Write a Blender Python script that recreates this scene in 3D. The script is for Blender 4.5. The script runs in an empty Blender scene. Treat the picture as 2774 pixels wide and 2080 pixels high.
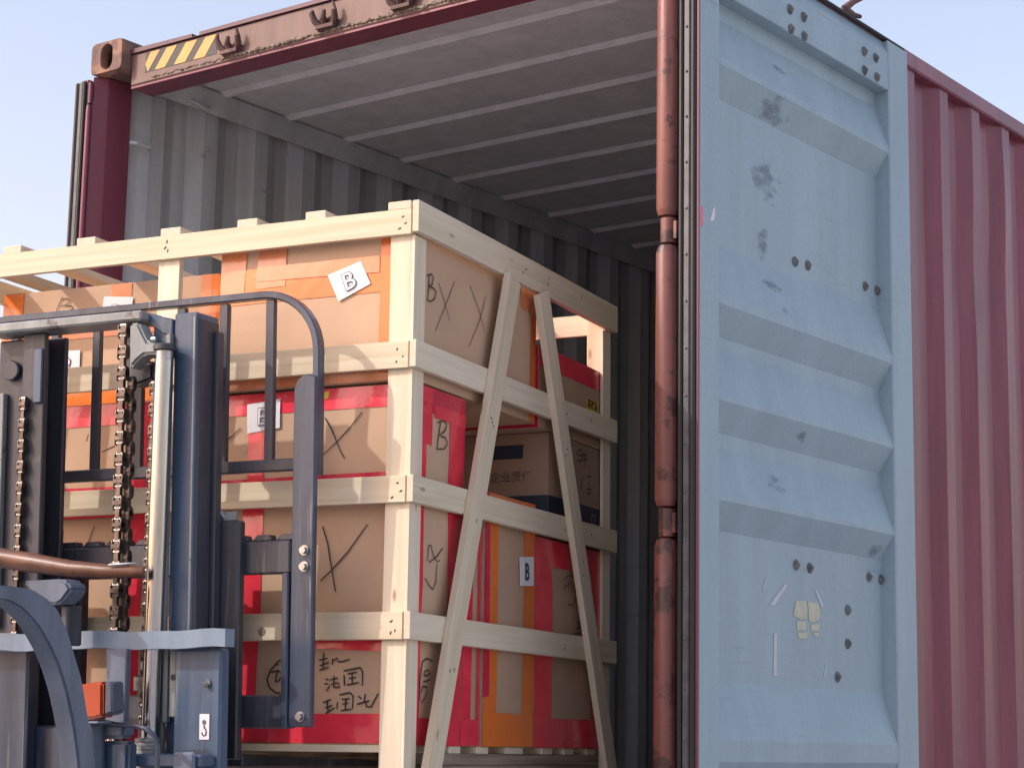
import bpy, bmesh, math, random
from mathutils import Vector, Matrix, Euler, noise

random.seed(7)
S = bpy.context.scene
COL = S.collection
R = math.radians

# ---------------------------------------------------------------- camera
GROUND_TO_BOX = 1.228            # container stands on its trailer
def cam_axes(yaw, pitch, roll):
    f = Vector((-math.sin(yaw) * math.cos(pitch), math.cos(yaw) * math.cos(pitch), math.sin(pitch)))
    r = Vector((math.cos(yaw), math.sin(yaw), 0)); u = r.cross(f)
    c, s = math.cos(roll), math.sin(roll)
    return c * r + s * u, -s * r + c * u, f
cam_d = bpy.data.cameras.new('camera'); cam = bpy.data.objects.new('camera', cam_d); COL.objects.link(cam)
rr, uu, ff = cam_axes(R(36.938), R(10.046), R(1.039))
M = Matrix((rr, uu, -ff)).transposed().to_4x4(); M.translation = (5.3572, -4.5889, 1.7001)
cam.matrix_world = M
cam_d.sensor_width = 36; cam_d.lens = 70.75; cam_d.clip_start = .05; cam_d.clip_end = 2000
S.camera = cam
S.render.resolution_x, S.render.resolution_y = 1024, 767

# ---------------------------------------------------------------- light
SUN_AZ, SUN_EL = R(37.0), R(36.0)            # the light travels 37 deg right of the container's axis
ld = Vector((math.sin(SUN_AZ) * math.cos(SUN_EL), math.cos(SUN_AZ) * math.cos(SUN_EL), -math.sin(SUN_EL)))
sun_d = bpy.data.lights.new('sun', 'SUN'); sun_d.energy = 0.95; sun_d.angle = R(.8); sun_d.color = (1, .955, .90)
sun = bpy.data.objects.new('sun', sun_d); COL.objects.link(sun); sun.location = (-10, -20, 15)
sun.rotation_euler = ld.to_track_quat('-Z', 'Y').to_euler()
W = bpy.data.worlds.new('World'); S.world = W; W.use_nodes = True
nt = W.node_tree; bg = nt.nodes['Background']
sky = nt.nodes.new('ShaderNodeTexSky'); sky.sky_type = 'NISHITA'; sky.sun_disc = False
sky.sun_elevation = SUN_EL; sky.sun_rotation = math.atan2(-ld.x, -ld.y)
sky.air_density = 1.5; sky.dust_density = 3.0; sky.ozone_density = 3.0; sky.altitude = 50
wb = nt.nodes.new('ShaderNodeMix'); wb.data_type = 'RGBA'; wb.blend_type = 'MULTIPLY'; wb.inputs['Factor'].default_value = 1
wb.inputs[7].default_value = (.815, .62, .575, 1)          # the camera's white balance, even over the whole sky
nt.links.new(sky.outputs[0], wb.inputs[6]); nt.links.new(wb.outputs[2], bg.inputs[0]); bg.inputs[1].default_value = .15
S.view_settings.view_transform = 'Standard'; S.view_settings.look = 'None'
S.view_settings.exposure = 1.6; S.view_settings.gamma = 1

# ---------------------------------------------------------------- materials
def mat(name, col, rough=.5, metal=0., noise_amt=.0, noise_scale=6., col2=None, bump=0., bump_scale=60., spec=.5,
        stretch=(1, 1, 1), coat=0., fine=0., fine_scale=180., alpha=None):
    """Principled paint, card, steel: base colour broken up by large and fine noise, with fine relief."""
    m = bpy.data.materials.new(name); m.use_nodes = True; n = m.node_tree.nodes; l = m.node_tree.links
    p = n['Principled BSDF']; p.inputs['Roughness'].default_value = rough; p.inputs['Metallic'].default_value = metal
    p.inputs['Specular IOR Level'].default_value = spec; p.inputs['Coat Weight'].default_value = coat
    tc = n.new('ShaderNodeTexCoord'); mp = n.new('ShaderNodeMapping'); mp.inputs['Scale'].default_value = stretch
    oi = n.new('ShaderNodeObjectInfo'); ad = n.new('ShaderNodeVectorMath'); ad.operation = 'ADD'
    sc = n.new('ShaderNodeVectorMath'); sc.operation = 'SCALE'; sc.inputs['Scale'].default_value = 7.3
    cb = n.new('ShaderNodeCombineXYZ')
    for k in range(3): l.new(oi.outputs['Random'], cb.inputs[k])
    l.new(cb.outputs[0], sc.inputs[0]); l.new(tc.outputs['Object'], ad.inputs[0]); l.new(sc.outputs[0], ad.inputs[1])
    l.new(ad.outputs[0], mp.inputs[0])
    nz = n.new('ShaderNodeTexNoise'); nz.inputs['Scale'].default_value = noise_scale; nz.inputs['Detail'].default_value = 8
    nz.inputs['Roughness'].default_value = .62
    l.new(mp.outputs[0], nz.inputs['Vector'])
    rp = n.new('ShaderNodeValToRGB'); rp.color_ramp.elements[0].position = .36; rp.color_ramp.elements[1].position = .68
    c2 = col2 if col2 else tuple(c * (1 - noise_amt) for c in col)
    rp.color_ramp.elements[0].color = (*c2, 1); rp.color_ramp.elements[1].color = (*col, 1)
    l.new(nz.outputs[0], rp.inputs[0]); out = rp.outputs[0]
    if fine:
        nf = n.new('ShaderNodeTexNoise'); nf.inputs['Scale'].default_value = fine_scale; nf.inputs['Detail'].default_value = 3
        l.new(mp.outputs[0], nf.inputs['Vector'])
        mr = n.new('ShaderNodeMapRange'); mr.inputs['To Min'].default_value = 1 - fine; mr.inputs['To Max'].default_value = 1 + fine
        l.new(nf.outputs[0], mr.inputs[0])
        vm = n.new('ShaderNodeVectorMath'); vm.operation = 'SCALE'; l.new(out, vm.inputs[0]); l.new(mr.outputs[0], vm.inputs['Scale'])
        out = vm.outputs[0]
    l.new(out, p.inputs['Base Color'])
    if rough < .9:
        m2 = n.new('ShaderNodeMapRange'); m2.inputs['To Min'].default_value = max(.05, rough - .12); m2.inputs['To Max'].default_value = min(1, rough + .14)
        l.new(nz.outputs[0], m2.inputs[0]); l.new(m2.outputs[0], p.inputs['Roughness'])
    if bump:
        b = n.new('ShaderNodeBump'); b.inputs['Strength'].default_value = bump; b.inputs['Distance'].default_value = .004
        nb = n.new('ShaderNodeTexNoise'); nb.inputs['Scale'].default_value = bump_scale; nb.inputs['Detail'].default_value = 5
        l.new(mp.outputs[0], nb.inputs['Vector']); l.new(nb.outputs[0], b.inputs['Height']); l.new(b.outputs[0], p.inputs['Normal'])
    if alpha is not None: p.inputs['Alpha'].default_value = alpha
    return m

def wood_mat(name, light, dark, grey=0.):
    """Sawn softwood: long grain along local X, a few knots, each board a little different."""
    m = bpy.data.materials.new(name); m.use_nodes = True; n = m.node_tree.nodes; l = m.node_tree.links
    p = n['Principled BSDF']; p.inputs['Roughness'].default_value = .72; p.inputs['Specular IOR Level'].default_value = .25
    tc = n.new('ShaderNodeTexCoord'); oi = n.new('ShaderNodeObjectInfo')
    cb = n.new('ShaderNodeCombineXYZ'); sc = n.new('ShaderNodeVectorMath'); sc.operation = 'SCALE'; sc.inputs['Scale'].default_value = 11.7
    for k in range(3): l.new(oi.outputs['Random'], cb.inputs[k])
    ad = n.new('ShaderNodeVectorMath'); ad.operation = 'ADD'
    l.new(cb.outputs[0], sc.inputs[0]); l.new(tc.outputs['Object'], ad.inputs[0]); l.new(sc.outputs[0], ad.inputs[1])
    mp = n.new('ShaderNodeMapping'); mp.inputs['Scale'].default_value = (1.3, 34, 34); l.new(ad.outputs[0], mp.inputs[0])
    g = n.new('ShaderNodeTexNoise'); g.inputs['Scale'].default_value = 1.6; g.inputs['Detail'].default_value = 7; g.inputs['Distortion'].default_value = .6
    l.new(mp.outputs[0], g.inputs['Vector'])
    mp2 = n.new('ShaderNodeMapping'); mp2.inputs['Scale'].default_value = (4.5, 13, 13); l.new(ad.outputs[0], mp2.inputs[0])
    v = n.new('ShaderNodeTexVoronoi'); v.inputs['Scale'].default_value = 1.; l.new(mp2.outputs[0], v.inputs['Vector'])
    kn = n.new('ShaderNodeMapRange'); kn.inputs['From Min'].default_value = .03; kn.inputs['From Max'].default_value = .10; l.new(v.outputs['Distance'], kn.inputs[0])
    rp = n.new('ShaderNodeValToRGB'); rp.color_ramp.elements[0].position = .3; rp.color_ramp.elements[1].position = .62
    rp.color_ramp.elements[0].color = (*dark, 1); rp.color_ramp.elements[1].color = (*light, 1); l.new(g.outputs[0], rp.inputs[0])
    mx = n.new('ShaderNodeMix'); mx.data_type = 'RGBA'; l.new(kn.outputs[0], mx.inputs['Factor'])
    mx.inputs[6].default_value = (dark[0] * .62, dark[1] * .5, dark[2] * .42, 1); l.new(rp.outputs[0], mx.inputs[7])
    hs = n.new('ShaderNodeHueSaturation'); mr = n.new('ShaderNodeMapRange'); mr.inputs['To Min'].default_value = .78; mr.inputs['To Max'].default_value = 1.06
    l.new(oi.outputs['Random'], mr.inputs[0]); l.new(mr.outputs[0], hs.inputs['Value'])
    ms = n.new('ShaderNodeMapRange'); ms.inputs['To Min'].default_value = 1.12 - grey; ms.inputs['To Max'].default_value = .84 - grey
    l.new(oi.outputs['Random'], ms.inputs[0]); l.new(ms.outputs[0], hs.inputs['Saturation'])
    l.new(mx.outputs[2], hs.inputs['Color']); l.new(hs.outputs[0], p.inputs['Base Color'])
    b = n.new('ShaderNodeBump'); b.inputs['Strength'].default_value = .35; b.inputs['Distance'].default_value = .0015
    l.new(g.outputs[0], b.inputs['Height']); l.new(b.outputs[0], p.inputs['Normal'])
    return m

def worn_mat(name, col, col_fade, rust, rough=.55, rust_at=.66, streak=(3, 3, .6), spec=.5, grime=.14, scrape=.0, sdir=(1, .7, 26)):
    """Old container paint: faded patches, vertical dirt streaks, rust where a sparse noise breaks through."""
    m = bpy.data.materials.new(name); m.use_nodes = True; n = m.node_tree.nodes; l = m.node_tree.links
    p = n['Principled BSDF']; p.inputs['Roughness'].default_value = rough; p.inputs['Specular IOR Level'].default_value = spec
    tc = n.new('ShaderNodeTexCoord')
    def nz(scale, st, det=7, rgh=.6):
        mp = n.new('ShaderNodeMapping'); mp.inputs['Scale'].default_value = st; l.new(tc.outputs['Object'], mp.inputs[0])
        t = n.new('ShaderNodeTexNoise'); t.inputs['Scale'].default_value = scale; t.inputs['Detail'].default_value = det
        t.inputs['Roughness'].default_value = rgh; l.new(mp.outputs[0], t.inputs['Vector']); return t.outputs[0]
    a = nz(1.0, streak); b = nz(9, (1, 1, 1), 9, .7); c = nz(70, (1, 1, 1), 3)
    r1 = n.new('ShaderNodeValToRGB'); r1.color_ramp.elements[0].position = .35; r1.color_ramp.elements[1].position = .65
    r1.color_ramp.elements[0].color = (*col, 1); r1.color_ramp.elements[1].color = (*col_fade, 1); l.new(a, r1.inputs[0])
    r2 = n.new('ShaderNodeMapRange'); r2.inputs['From Min'].default_value = rust_at; r2.inputs['From Max'].default_value = rust_at + .05
    l.new(b, r2.inputs[0])
    mx = n.new('ShaderNodeMix'); mx.data_type = 'RGBA'; l.new(r2.outputs[0], mx.inputs['Factor']); l.new(r1.outputs[0], mx.inputs[6])
    mx.inputs[7].default_value = (*rust, 1)
    mr = n.new('ShaderNodeMapRange'); mr.inputs['To Min'].default_value = .88; mr.inputs['To Max'].default_value = 1.1; l.new(c, mr.inputs[0])
    vm = n.new('ShaderNodeVectorMath'); vm.operation = 'SCALE'; l.new(mx.outputs[2], vm.inputs[0]); l.new(mr.outputs[0], vm.inputs['Scale'])
    g1 = nz(1., (11, 11, .9), 6, .65)                        # dirt washed down the sheet
    mg = n.new('ShaderNodeMapRange'); mg.inputs['From Min'].default_value = .38; mg.inputs['From Max'].default_value = .62; mg.inputs['To Min'].default_value = 1 - grime; mg.inputs['To Max'].default_value = 1 + grime * .35; l.new(g1, mg.inputs[0])
    v2 = n.new('ShaderNodeVectorMath'); v2.operation = 'SCALE'; l.new(vm.outputs[0], v2.inputs[0]); l.new(mg.outputs[0], v2.inputs['Scale']); fin = v2.outputs[0]
    if scrape:                                               # thin rub lines, only in some places
        s1 = nz(2.2, sdir, 5, .55); s2 = nz(1.1, (1, 1, 1), 2)
        ma = n.new('ShaderNodeMapRange'); ma.inputs['From Min'].default_value = .60; ma.inputs['From Max'].default_value = .66; ma.inputs['To Max'].default_value = scrape; l.new(s1, ma.inputs[0])
        mb = n.new('ShaderNodeMapRange'); mb.inputs['From Min'].default_value = .48; mb.inputs['From Max'].default_value = .60; l.new(s2, mb.inputs[0])
        mm = n.new('ShaderNodeMath'); mm.operation = 'MULTIPLY'; l.new(ma.outputs[0], mm.inputs[0]); l.new(mb.outputs[0], mm.inputs[1])
        m3 = n.new('ShaderNodeMix'); m3.data_type = 'RGBA'; l.new(mm.outputs[0], m3.inputs['Factor']); l.new(fin, m3.inputs[6]); m3.inputs[7].default_value = (*rust, 1); fin = m3.outputs[2]
    l.new(fin, p.inputs['Base Color'])
    bp = n.new('ShaderNodeBump'); bp.inputs['Strength'].default_value = .25; bp.inputs['Distance'].default_value = .004
    l.new(b, bp.inputs['Height']); l.new(bp.outputs[0], p.inputs['Normal'])
    return m

MT = {}
MT['red'] = worn_mat('container red paint', (.20, .040, .066), (.25, .070, .098), (.12, .05, .045), .38, .66, (3, 3, .35), spec=.5, grime=.25, scrape=.6, sdir=(1, 14, .5))
MT['maroon'] = worn_mat('maroon frame paint', (.145, .032, .058), (.185, .048, .075), (.09, .04, .035), .45, .64)
MT['faded'] = worn_mat('sun-faded header paint', (.135, .082, .07), (.175, .108, .093), (.085, .045, .03), .6, .61, (5, 5, 1.2), grime=.25)
MT['post'] = worn_mat('brick red hinge post paint', (.15, .045, .036), (.215, .08, .065), (.065, .026, .02), .42, .54, (9, 9, .7), grime=.3, scrape=.7, sdir=(18, 18, .7))
MT['rust'] = worn_mat('rusty casting', (.105, .058, .052), (.165, .10, .085), (.24, .13, .085), .75, .50, (14, 14, 14), grime=.3)
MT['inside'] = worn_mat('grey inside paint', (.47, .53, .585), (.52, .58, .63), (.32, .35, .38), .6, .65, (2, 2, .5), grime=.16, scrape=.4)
MT['bounce_dimming'] = worn_mat('dark scuffed inside', (.10, .11, .125), (.14, .15, .165), (.08, .08, .085), .7, .6, (2, 2, .5), grime=.25, scrape=.5)  # right inner wall, darkened to dim the bounce light deep inside
MT['door'] = worn_mat('grey door paint', (.275, .375, .425), (.305, .41, .455), (.21, .27, .30), .5, .70, (1.6, 1.6, .6), grime=.07, scrape=.6, sdir=(1, 3, 30))
MT['roofin'] = worn_mat('grey roof paint', (.58, .615, .675), (.63, .66, .71), (.42, .44, .47), .6, .67, (2, 2, 2), grime=.12)
MT['lip'] = worn_mat('header lip with painted shade', (.075, .028, .045), (.10, .04, .06), (.06, .03, .025), .5, .66)  # shade along the header's top edge is put into this dark colour
MT['keeper'] = worn_mat('old cam keeper', (.075, .040, .038), (.115, .062, .055), (.20, .11, .08), .7, .58, (20, 20, 20), grime=.3)
MT['plyfloor'] = mat('worn plywood floor', (.11, .075, .05), .7, noise_amt=.4, noise_scale=3, bump=.2)
MT['rubber'] = mat('black rubber', (.018, .019, .021), .55, noise_amt=.3, fine=.1)
MT['strip'] = mat('dull aluminium strip', (.105, .115, .125), .5, .1, noise_amt=.5, noise_scale=20)
MT['bolt'] = mat('dirty bolt heads', (.20, .215, .22), .55, .2, noise_amt=.6, noise_scale=40)
MT['yellow'] = mat('hazard yellow', (.62, .32, .075), .5, noise_amt=.25, noise_scale=25)
MT['black_tape'] = mat('hazard black', (.042, .044, .042), .6, noise_amt=.35, noise_scale=25)
MT['sealant'] = mat('dirty sealant', (.30, .25, .20), .9, noise_amt=.75, noise_scale=40, bump=.6, bump_scale=120)
def smudge_mat():
    m = bpy.data.materials.new('rubbed dark smudge'); m.use_nodes = True; n = m.node_tree.nodes; l = m.node_tree.links; p = n['Principled BSDF']
    p.inputs['Base Color'].default_value = (.20, .235, .275, 1); p.inputs['Roughness'].default_value = .7
    tc = n.new('ShaderNodeTexCoord'); mp = n.new('ShaderNodeMapping'); mp.inputs['Scale'].default_value = (1, 18, 42); mp.inputs['Rotation'].default_value = (.45, 0, 0)
    l.new(tc.outputs['Object'], mp.inputs[0]); t = n.new('ShaderNodeTexNoise'); t.inputs['Scale'].default_value = 1.; t.inputs['Detail'].default_value = 6; l.new(mp.outputs[0], t.inputs['Vector'])
    uv = n.new('ShaderNodeUVMap'); ln = n.new('ShaderNodeVectorMath'); ln.operation = 'LENGTH'; l.new(uv.outputs[0], ln.inputs[0])
    fa = n.new('ShaderNodeMapRange'); fa.inputs['From Min'].default_value = .25; fa.inputs['From Max'].default_value = 1; fa.inputs['To Min'].default_value = .16; fa.inputs['To Max'].default_value = -.3; l.new(ln.outputs['Value'], fa.inputs[0])
    ad = n.new('ShaderNodeMath'); ad.operation = 'ADD'; l.new(t.outputs[0], ad.inputs[0]); l.new(fa.outputs[0], ad.inputs[1])
    al = n.new('ShaderNodeMapRange'); al.inputs['From Min'].default_value = .50; al.inputs['From Max'].default_value = .78; al.inputs['To Max'].default_value = .5; l.new(ad.outputs[0], al.inputs[0]); l.new(al.outputs[0], p.inputs['Alpha'])
    return m
MT['smudge'] = smudge_mat()
MT['pine'] = wood_mat('fresh sawn pine', (.74, .655, .49), (.64, .545, .385))
MT['oldwood'] = wood_mat('weathered pallet wood', (.34, .25, .175), (.14, .09, .06), .1)
MT['endgrain'] = mat('pine end grain', (.66, .565, .43), .8, noise_amt=.18, noise_scale=90)
MT['card'] = mat('brown cardboard', (.545, .375, .25), .78, noise_amt=.10, noise_scale=5, fine=.035, spec=.25, bump=.06, bump_scale=90)
MT['card2'] = mat('darker cardboard', (.47, .32, .22), .78, noise_amt=.12, noise_scale=5, fine=.035, spec=.25, bump=.06, bump_scale=90)
MT['card_shaded'] = mat('printed cardboard with painted shade', (.33, .225, .16), .78, noise_amt=.12, noise_scale=5, fine=.035, spec=.25)  # for the set-back carton: its shade is mixed into the card colour
MT['red_tape'] = mat('red packing tape', (.86, .055, .085), .22, noise_amt=.0, col2=(.70, .035, .065), noise_scale=9, bump=.8, bump_scale=16, coat=.35)
MT['red_tape2'] = mat('red packing tape two layers', (.66, .035, .07), .26, noise_amt=.0, col2=(.50, .022, .055), noise_scale=9, bump=.75, bump_scale=16, coat=.3)
MT['or_tape'] = mat('orange packing tape', (.80, .185, .022), .22, col2=(.68, .18, .045), noise_scale=9, bump=.8, bump_scale=14, coat=.3)
MT['or_thin'] = mat('single layer of orange tape', (.72, .235, .085), .24, col2=(.60, .25, .13), noise_scale=9, bump=.7, bump_scale=14, coat=.3)
MT['paper'] = mat('white paper', (.72, .71, .74), .7, noise_amt=.06, noise_scale=12, bump=.12, bump_scale=20)
MT['ink'] = mat('black marker', (.035, .025, .022), .6, noise_amt=.3, noise_scale=60)
MT['inkthin'] = mat('faint pen', (.13, .085, .06), .7, noise_amt=.5, noise_scale=50)
MT['print'] = mat('printed letter grey', (.055, .055, .075), .6, noise_amt=.2)
MT['navy'] = mat('navy print on cardboard', (.022, .030, .055), .6, noise_amt=.3, noise_scale=30)
MT['paledot'] = mat('pale print', (.30, .26, .24), .7, noise_amt=.2)
MT['glyph'] = mat('grey print', (.16, .125, .10), .7, noise_amt=.2)
MT['lemon'] = mat('yellow sticker', (.75, .52, .05), .5, noise_amt=.1)
MT['fl_dark'] = worn_mat('black forklift steel', (.036, .040, .053), (.058, .062, .077), (.14, .125, .115), .44, .65, (9, 9, .6), grime=.45, scrape=.9, sdir=(26, 26, .7))
MT['fl_blue'] = worn_mat('slate blue forklift paint', (.052, .090, .150), (.075, .118, .18), (.20, .21, .22), .36, .655, (14, 14, .5), grime=.4, scrape=.85, sdir=(30, 30, .6))
MT['fl_plate'] = worn_mat('greasy blue-black plate', (.034, .050, .082), (.055, .072, .105), (.20, .20, .21), .30, .66, (16, 16, .6), grime=.45, scrape=.9, sdir=(34, 34, .5))
MT['fl_beam'] = worn_mat('worn grey-green beam', (.215, .24, .235), (.28, .30, .29), (.10, .085, .07), .5, .60, (12, 12, 5), grime=.25)
MT['fl_light'] = worn_mat('grey-blue paint', (.15, .215, .285), (.185, .25, .32), (.12, .12, .125), .45, .66, (6, 6, 6), grime=.2)
MT['fl_guard'] = worn_mat('dusty guard paint', (.085, .115, .165), (.115, .145, .195), (.22, .22, .22), .5, .70, (6, 6, 2), grime=.25)
MT['chrome'] = mat('polished rod', (.56, .57, .60), .17, 1., noise_amt=.35, noise_scale=14, stretch=(3, 3, .2))
MT['chain'] = mat('oily chain steel', (.20, .165, .145), .38, .85, noise_amt=.6, noise_scale=40)
MT['steel'] = mat('bare steel', (.50, .50, .51), .3, .9, noise_amt=.3, noise_scale=40)
MT['brown_tube'] = worn_mat('brown rubber hose cover', (.07, .030, .018), (.16, .07, .036), (.035, .018, .014), .36, .58, (1, 22, 22), grime=.3)
MT['orange_lens'] = mat('orange lamp lens', (.40, .055, .010), .16, noise_amt=.3, coat=.5)
MT['clear_lens'] = mat('smoky lamp edge', (.085, .095, .12), .15, noise_amt=.2)
MT['tyre'] = mat('tyre rubber', (.02, .02, .02), .8, noise_amt=.3)
MT['concrete'] = mat('pale yard concrete', (.365, .38, .40), .85, noise_amt=.15, noise_scale=.8, fine=.12, fine_scale=30, bump=.3)

# ---------------------------------------------------------------- helpers
def tag(o, label=None, cat=None, group=None, kind=None):
    if label: o['label'] = label
    if cat: o['category'] = cat
    if group: o['group'] = group
    if kind: o['kind'] = kind
    return o

def empty(name, mw):
    o = bpy.data.objects.new(name, None); COL.objects.link(o); o.matrix_world = mw; o.empty_display_size = .2
    return o

def link(name, me, parent=None, mx=None):
    o = bpy.data.objects.new(name, me); COL.objects.link(o)
    if parent is not None: o.parent = parent
    if mx is not None: o.matrix_local = mx
    return o

class MB:
    """Collects shapes; build() links them as ONE mesh object."""
    def __init__(s): s.v = []; s.f = []; s.m = []
    def add(s, verts, faces, mi=0):
        b = len(s.v); s.v += [Vector(p) for p in verts]; s.f += [tuple(b + i for i in f) for f in faces]; s.m += [mi] * len(faces); return s
    def box(s, x0, x1, y0, y1, z0, z1, mi=0):
        v = [(x, y, z) for z in (z0, z1) for y in (y0, y1) for x in (x0, x1)]
        return s.add(v, [(0, 2, 3, 1), (4, 5, 7, 6), (0, 1, 5, 4), (2, 6, 7, 3), (0, 4, 6, 2), (1, 3, 7, 5)], mi)
    def prism(s, poly, fn, mi=0):
        """poly: 2-D outline; fn(u, v, side) -> 3-D point for side 0/1"""
        n = len(poly); v = [fn(a, b, 0) for a, b in poly] + [fn(a, b, 1) for a, b in poly]
        f = [tuple(range(n - 1, -1, -1)), tuple(range(n, 2 * n))] + [(i, (i + 1) % n, n + (i + 1) % n, n + i) for i in range(n)]
        return s.add(v, f, mi)
    def cyl(s, p0, p1, r, n=16, r1=None, mi=0, caps=True):
        p0, p1 = Vector(p0), Vector(p1); d = (p1 - p0).normalized(); a = d.orthogonal().normalized(); b = d.cross(a); r1 = r if r1 is None else r1
        v = [p0 + (a * math.cos(t) + b * math.sin(t)) * r for t in (2 * math.pi * i / n for i in range(n))]
        v += [p1 + (a * math.cos(t) + b * math.sin(t)) * r1 for t in (2 * math.pi * i / n for i in range(n))]
        f = [(i, (i + 1) % n, n + (i + 1) % n, n + i) for i in range(n)]
        if caps: f += [tuple(range(n - 1, -1, -1)), tuple(range(n, 2 * n))]
        return s.add(v, f, mi)
    def tube(s, pts, r, n=10, mi=0, sq=None, ref=None):
        """swept round tube, or a rectangular bar when sq = (width, height)"""
        pts = [Vector(p) for p in pts]; k = len(pts); rs = r if isinstance(r, (list, tuple)) else [r] * k
        v = []; ref = Vector(ref) if ref else Vector((.123, .456, .88))
        for i, p in enumerate(pts):
            d = (pts[min(i + 1, k - 1)] - pts[max(i - 1, 0)]).normalized(); a = (ref - d * ref.dot(d)).normalized(); b = d.cross(a)
            if sq:
                w, h = sq; ring = [a * w / 2 + b * h / 2, -a * w / 2 + b * h / 2, -a * w / 2 - b * h / 2, a * w / 2 - b * h / 2]
            else: ring = [(a * math.cos(t) + b * math.sin(t)) * rs[i] for t in (2 * math.pi * j / n for j in range(n))]
            v += [p + q for q in ring]
        n = 4 if sq else n; f = []
        for i in range(k - 1):
            for j in range(n): f.append((i * n + j, i * n + (j + 1) % n, (i + 1) * n + (j + 1) % n, (i + 1) * n + j))
        f += [tuple(range(n - 1, -1, -1)), tuple(range((k - 1) * n, k * n))]
        return s.add(v, f, mi)
    def mesh(s, name, mats, bevel=0, seg=1, smooth=True, xf=None):
        me = bpy.data.meshes.new(name); me.from_pydata(s.v, [], s.f)
        for m in (mats if isinstance(mats, list) else [mats]): me.materials.append(MT[m])
        me.polygons.foreach_set('material_index', s.m)
        bm = bmesh.new(); bm.from_mesh(me); bmesh.ops.recalc_face_normals(bm, faces=bm.faces)
        if bevel: bmesh.ops.bevel(bm, geom=bm.edges[:], offset=bevel, segments=seg, affect='EDGES', clamp_overlap=True)
        if xf is not None: bm.transform(xf)
        bm.to_mesh(me); bm.free()
        if smooth:
            me.polygons.foreach_set('use_smooth', [True] * len(me.polygons)); me.set_sharp_from_angle(angle=R(35))
        me.update(); return me
    def build(s, name, mats, parent=None, bevel=0, seg=1, smooth=True, xf=None):
        return link(name, s.mesh(name, mats, bevel, seg, smooth, xf), parent)

def board(parent, name, p0, p1, w, t, nrm, m='pine', seg=6, wob=.0012, loc=None):
    """A sawn board: own object, X along its length, slightly crooked; centre line p0-p1, width w, thickness t along nrm."""
    p0, p1, nrm = Vector(p0), Vector(p1), Vector(nrm).normalized()
    x = (p1 - p0).normalized(); z = (nrm - x * nrm.dot(x)).normalized(); y = z.cross(x); L = (p1 - p0).length
    B = MB(); v = []; ph = random.uniform(0, 6); am = random.uniform(-1, 1) * wob * 1.6
    for i in range(seg + 1):
        u = i / seg; bow = am * math.sin(math.pi * u)
        for sy, sz in ((-1, -1), (1, -1), (1, 1), (-1, 1)):
            e = random.uniform(-1, 1) * wob * .5
            v.append((L * (u - .5), sy * (w / 2 + e) + bow, sz * t / 2))
    f = [(3, 2, 1, 0), tuple(seg * 4 + i for i in range(4))]
    for i in range(seg):
        for j in range(4): f.append((i * 4 + j, i * 4 + (j + 1) % 4, i * 4 + 4 + (j + 1) % 4, i * 4 + 4 + j))
    B.add(v, f); B.m[0] = B.m[1] = 1
    me = B.mesh(name, [m, 'endgrain' if m == 'pine' else m], bevel=.0011, smooth=False)
    mx = Matrix((x, y, z)).transposed().to_4x4(); mx.translation = (p0 + p1) / 2
    return link(name, me, parent, mx)

def text_verts(body, size, offset=0.):
    """flat outline of printed characters as (verts2d, faces)"""
    cu = bpy.data.curves.new('t', 'FONT'); cu.body = body; cu.size = size; cu.offset = offset; cu.resolution_u = 3
    o = bpy.data.objects.new('t', cu); COL.objects.link(o); dg = bpy.context.evaluated_depsgraph_get()
    me = bpy.data.meshes.new_from_object(o.evaluated_get(dg))
    v = [(q.co.x, q.co.y) for q in me.vertices]; f = [tuple(p.vertices) for p in me.polygons]
    bpy.data.objects.remove(o); bpy.data.curves.remove(cu); bpy.data.meshes.remove(me)
    return v, f

# ---------------------------------------------------------------- ground
g = MB(); g.add([(-300, -300, 0), (300, -300, 0), (300, 300, 0), (-300, 300, 0)], [(0, 1, 2, 3)])
tag(g.build('ground', 'concrete', smooth=False), kind='structure')
# ================================================================ shipping container
TB = Matrix.Translation((0, 0, -GROUND_TO_BOX))
BOX = empty('shipping_container', Matrix.Translation((0, 0, GROUND_TO_BOX)))
tag(BOX, 'red steel shipping container with its doors swung wide open and grey inside', 'shipping container')
CW, CL, TOP = 2.438, 12.19, 4.124

def corrugated(path, z0, z1, inset):
    """vertical corrugated sheet: path [(y, x)], inside skin inset from the outside skin; slot 0 outside, 1 inside"""
    B = MB(); n = len(path)
    for mi, dx in ((0, 0.), (1, inset)):
        v = [(x + dx, y, z0) for y, x in path] + [(x + dx, y, z1) for y, x in path]
        B.add(v, [(i, i + 1, n + i + 1, n + i) for i in range(n - 1)], mi)
    B.add([(path[0][1], path[0][0], z0), (path[0][1] + inset, path[0][0], z0), (path[0][1] + inset, path[0][0], z1), (path[0][1], path[0][0], z1)], [(0, 1, 2, 3)])
    return B
def corr_path(xo, xi, y0, y1, ph=0.):
    p = [(y0, xo)]; y = y0 + .04 + ph
    while y < y1 - .28:
        p += [(y, xo), (y + .068, xi), (y + .138, xi), (y + .206, xo)]; y += .272
    p.append((y1, xo)); return p
def dent(me, c, r, amp, ax):
    for v in me.vertices:
        d = (v.co - Vector(c)).length
        if d < r: v.co[ax] += amp * (1 - d / r) ** 2
corrugated(corr_path(.012, .038, .15, 12.1), 1.36, 4.045, .004).build('side_wall', ['red', 'inside'], BOX, smooth=False, xf=TB)
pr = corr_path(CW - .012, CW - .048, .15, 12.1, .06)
B = MB(); NZ = 60
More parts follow.
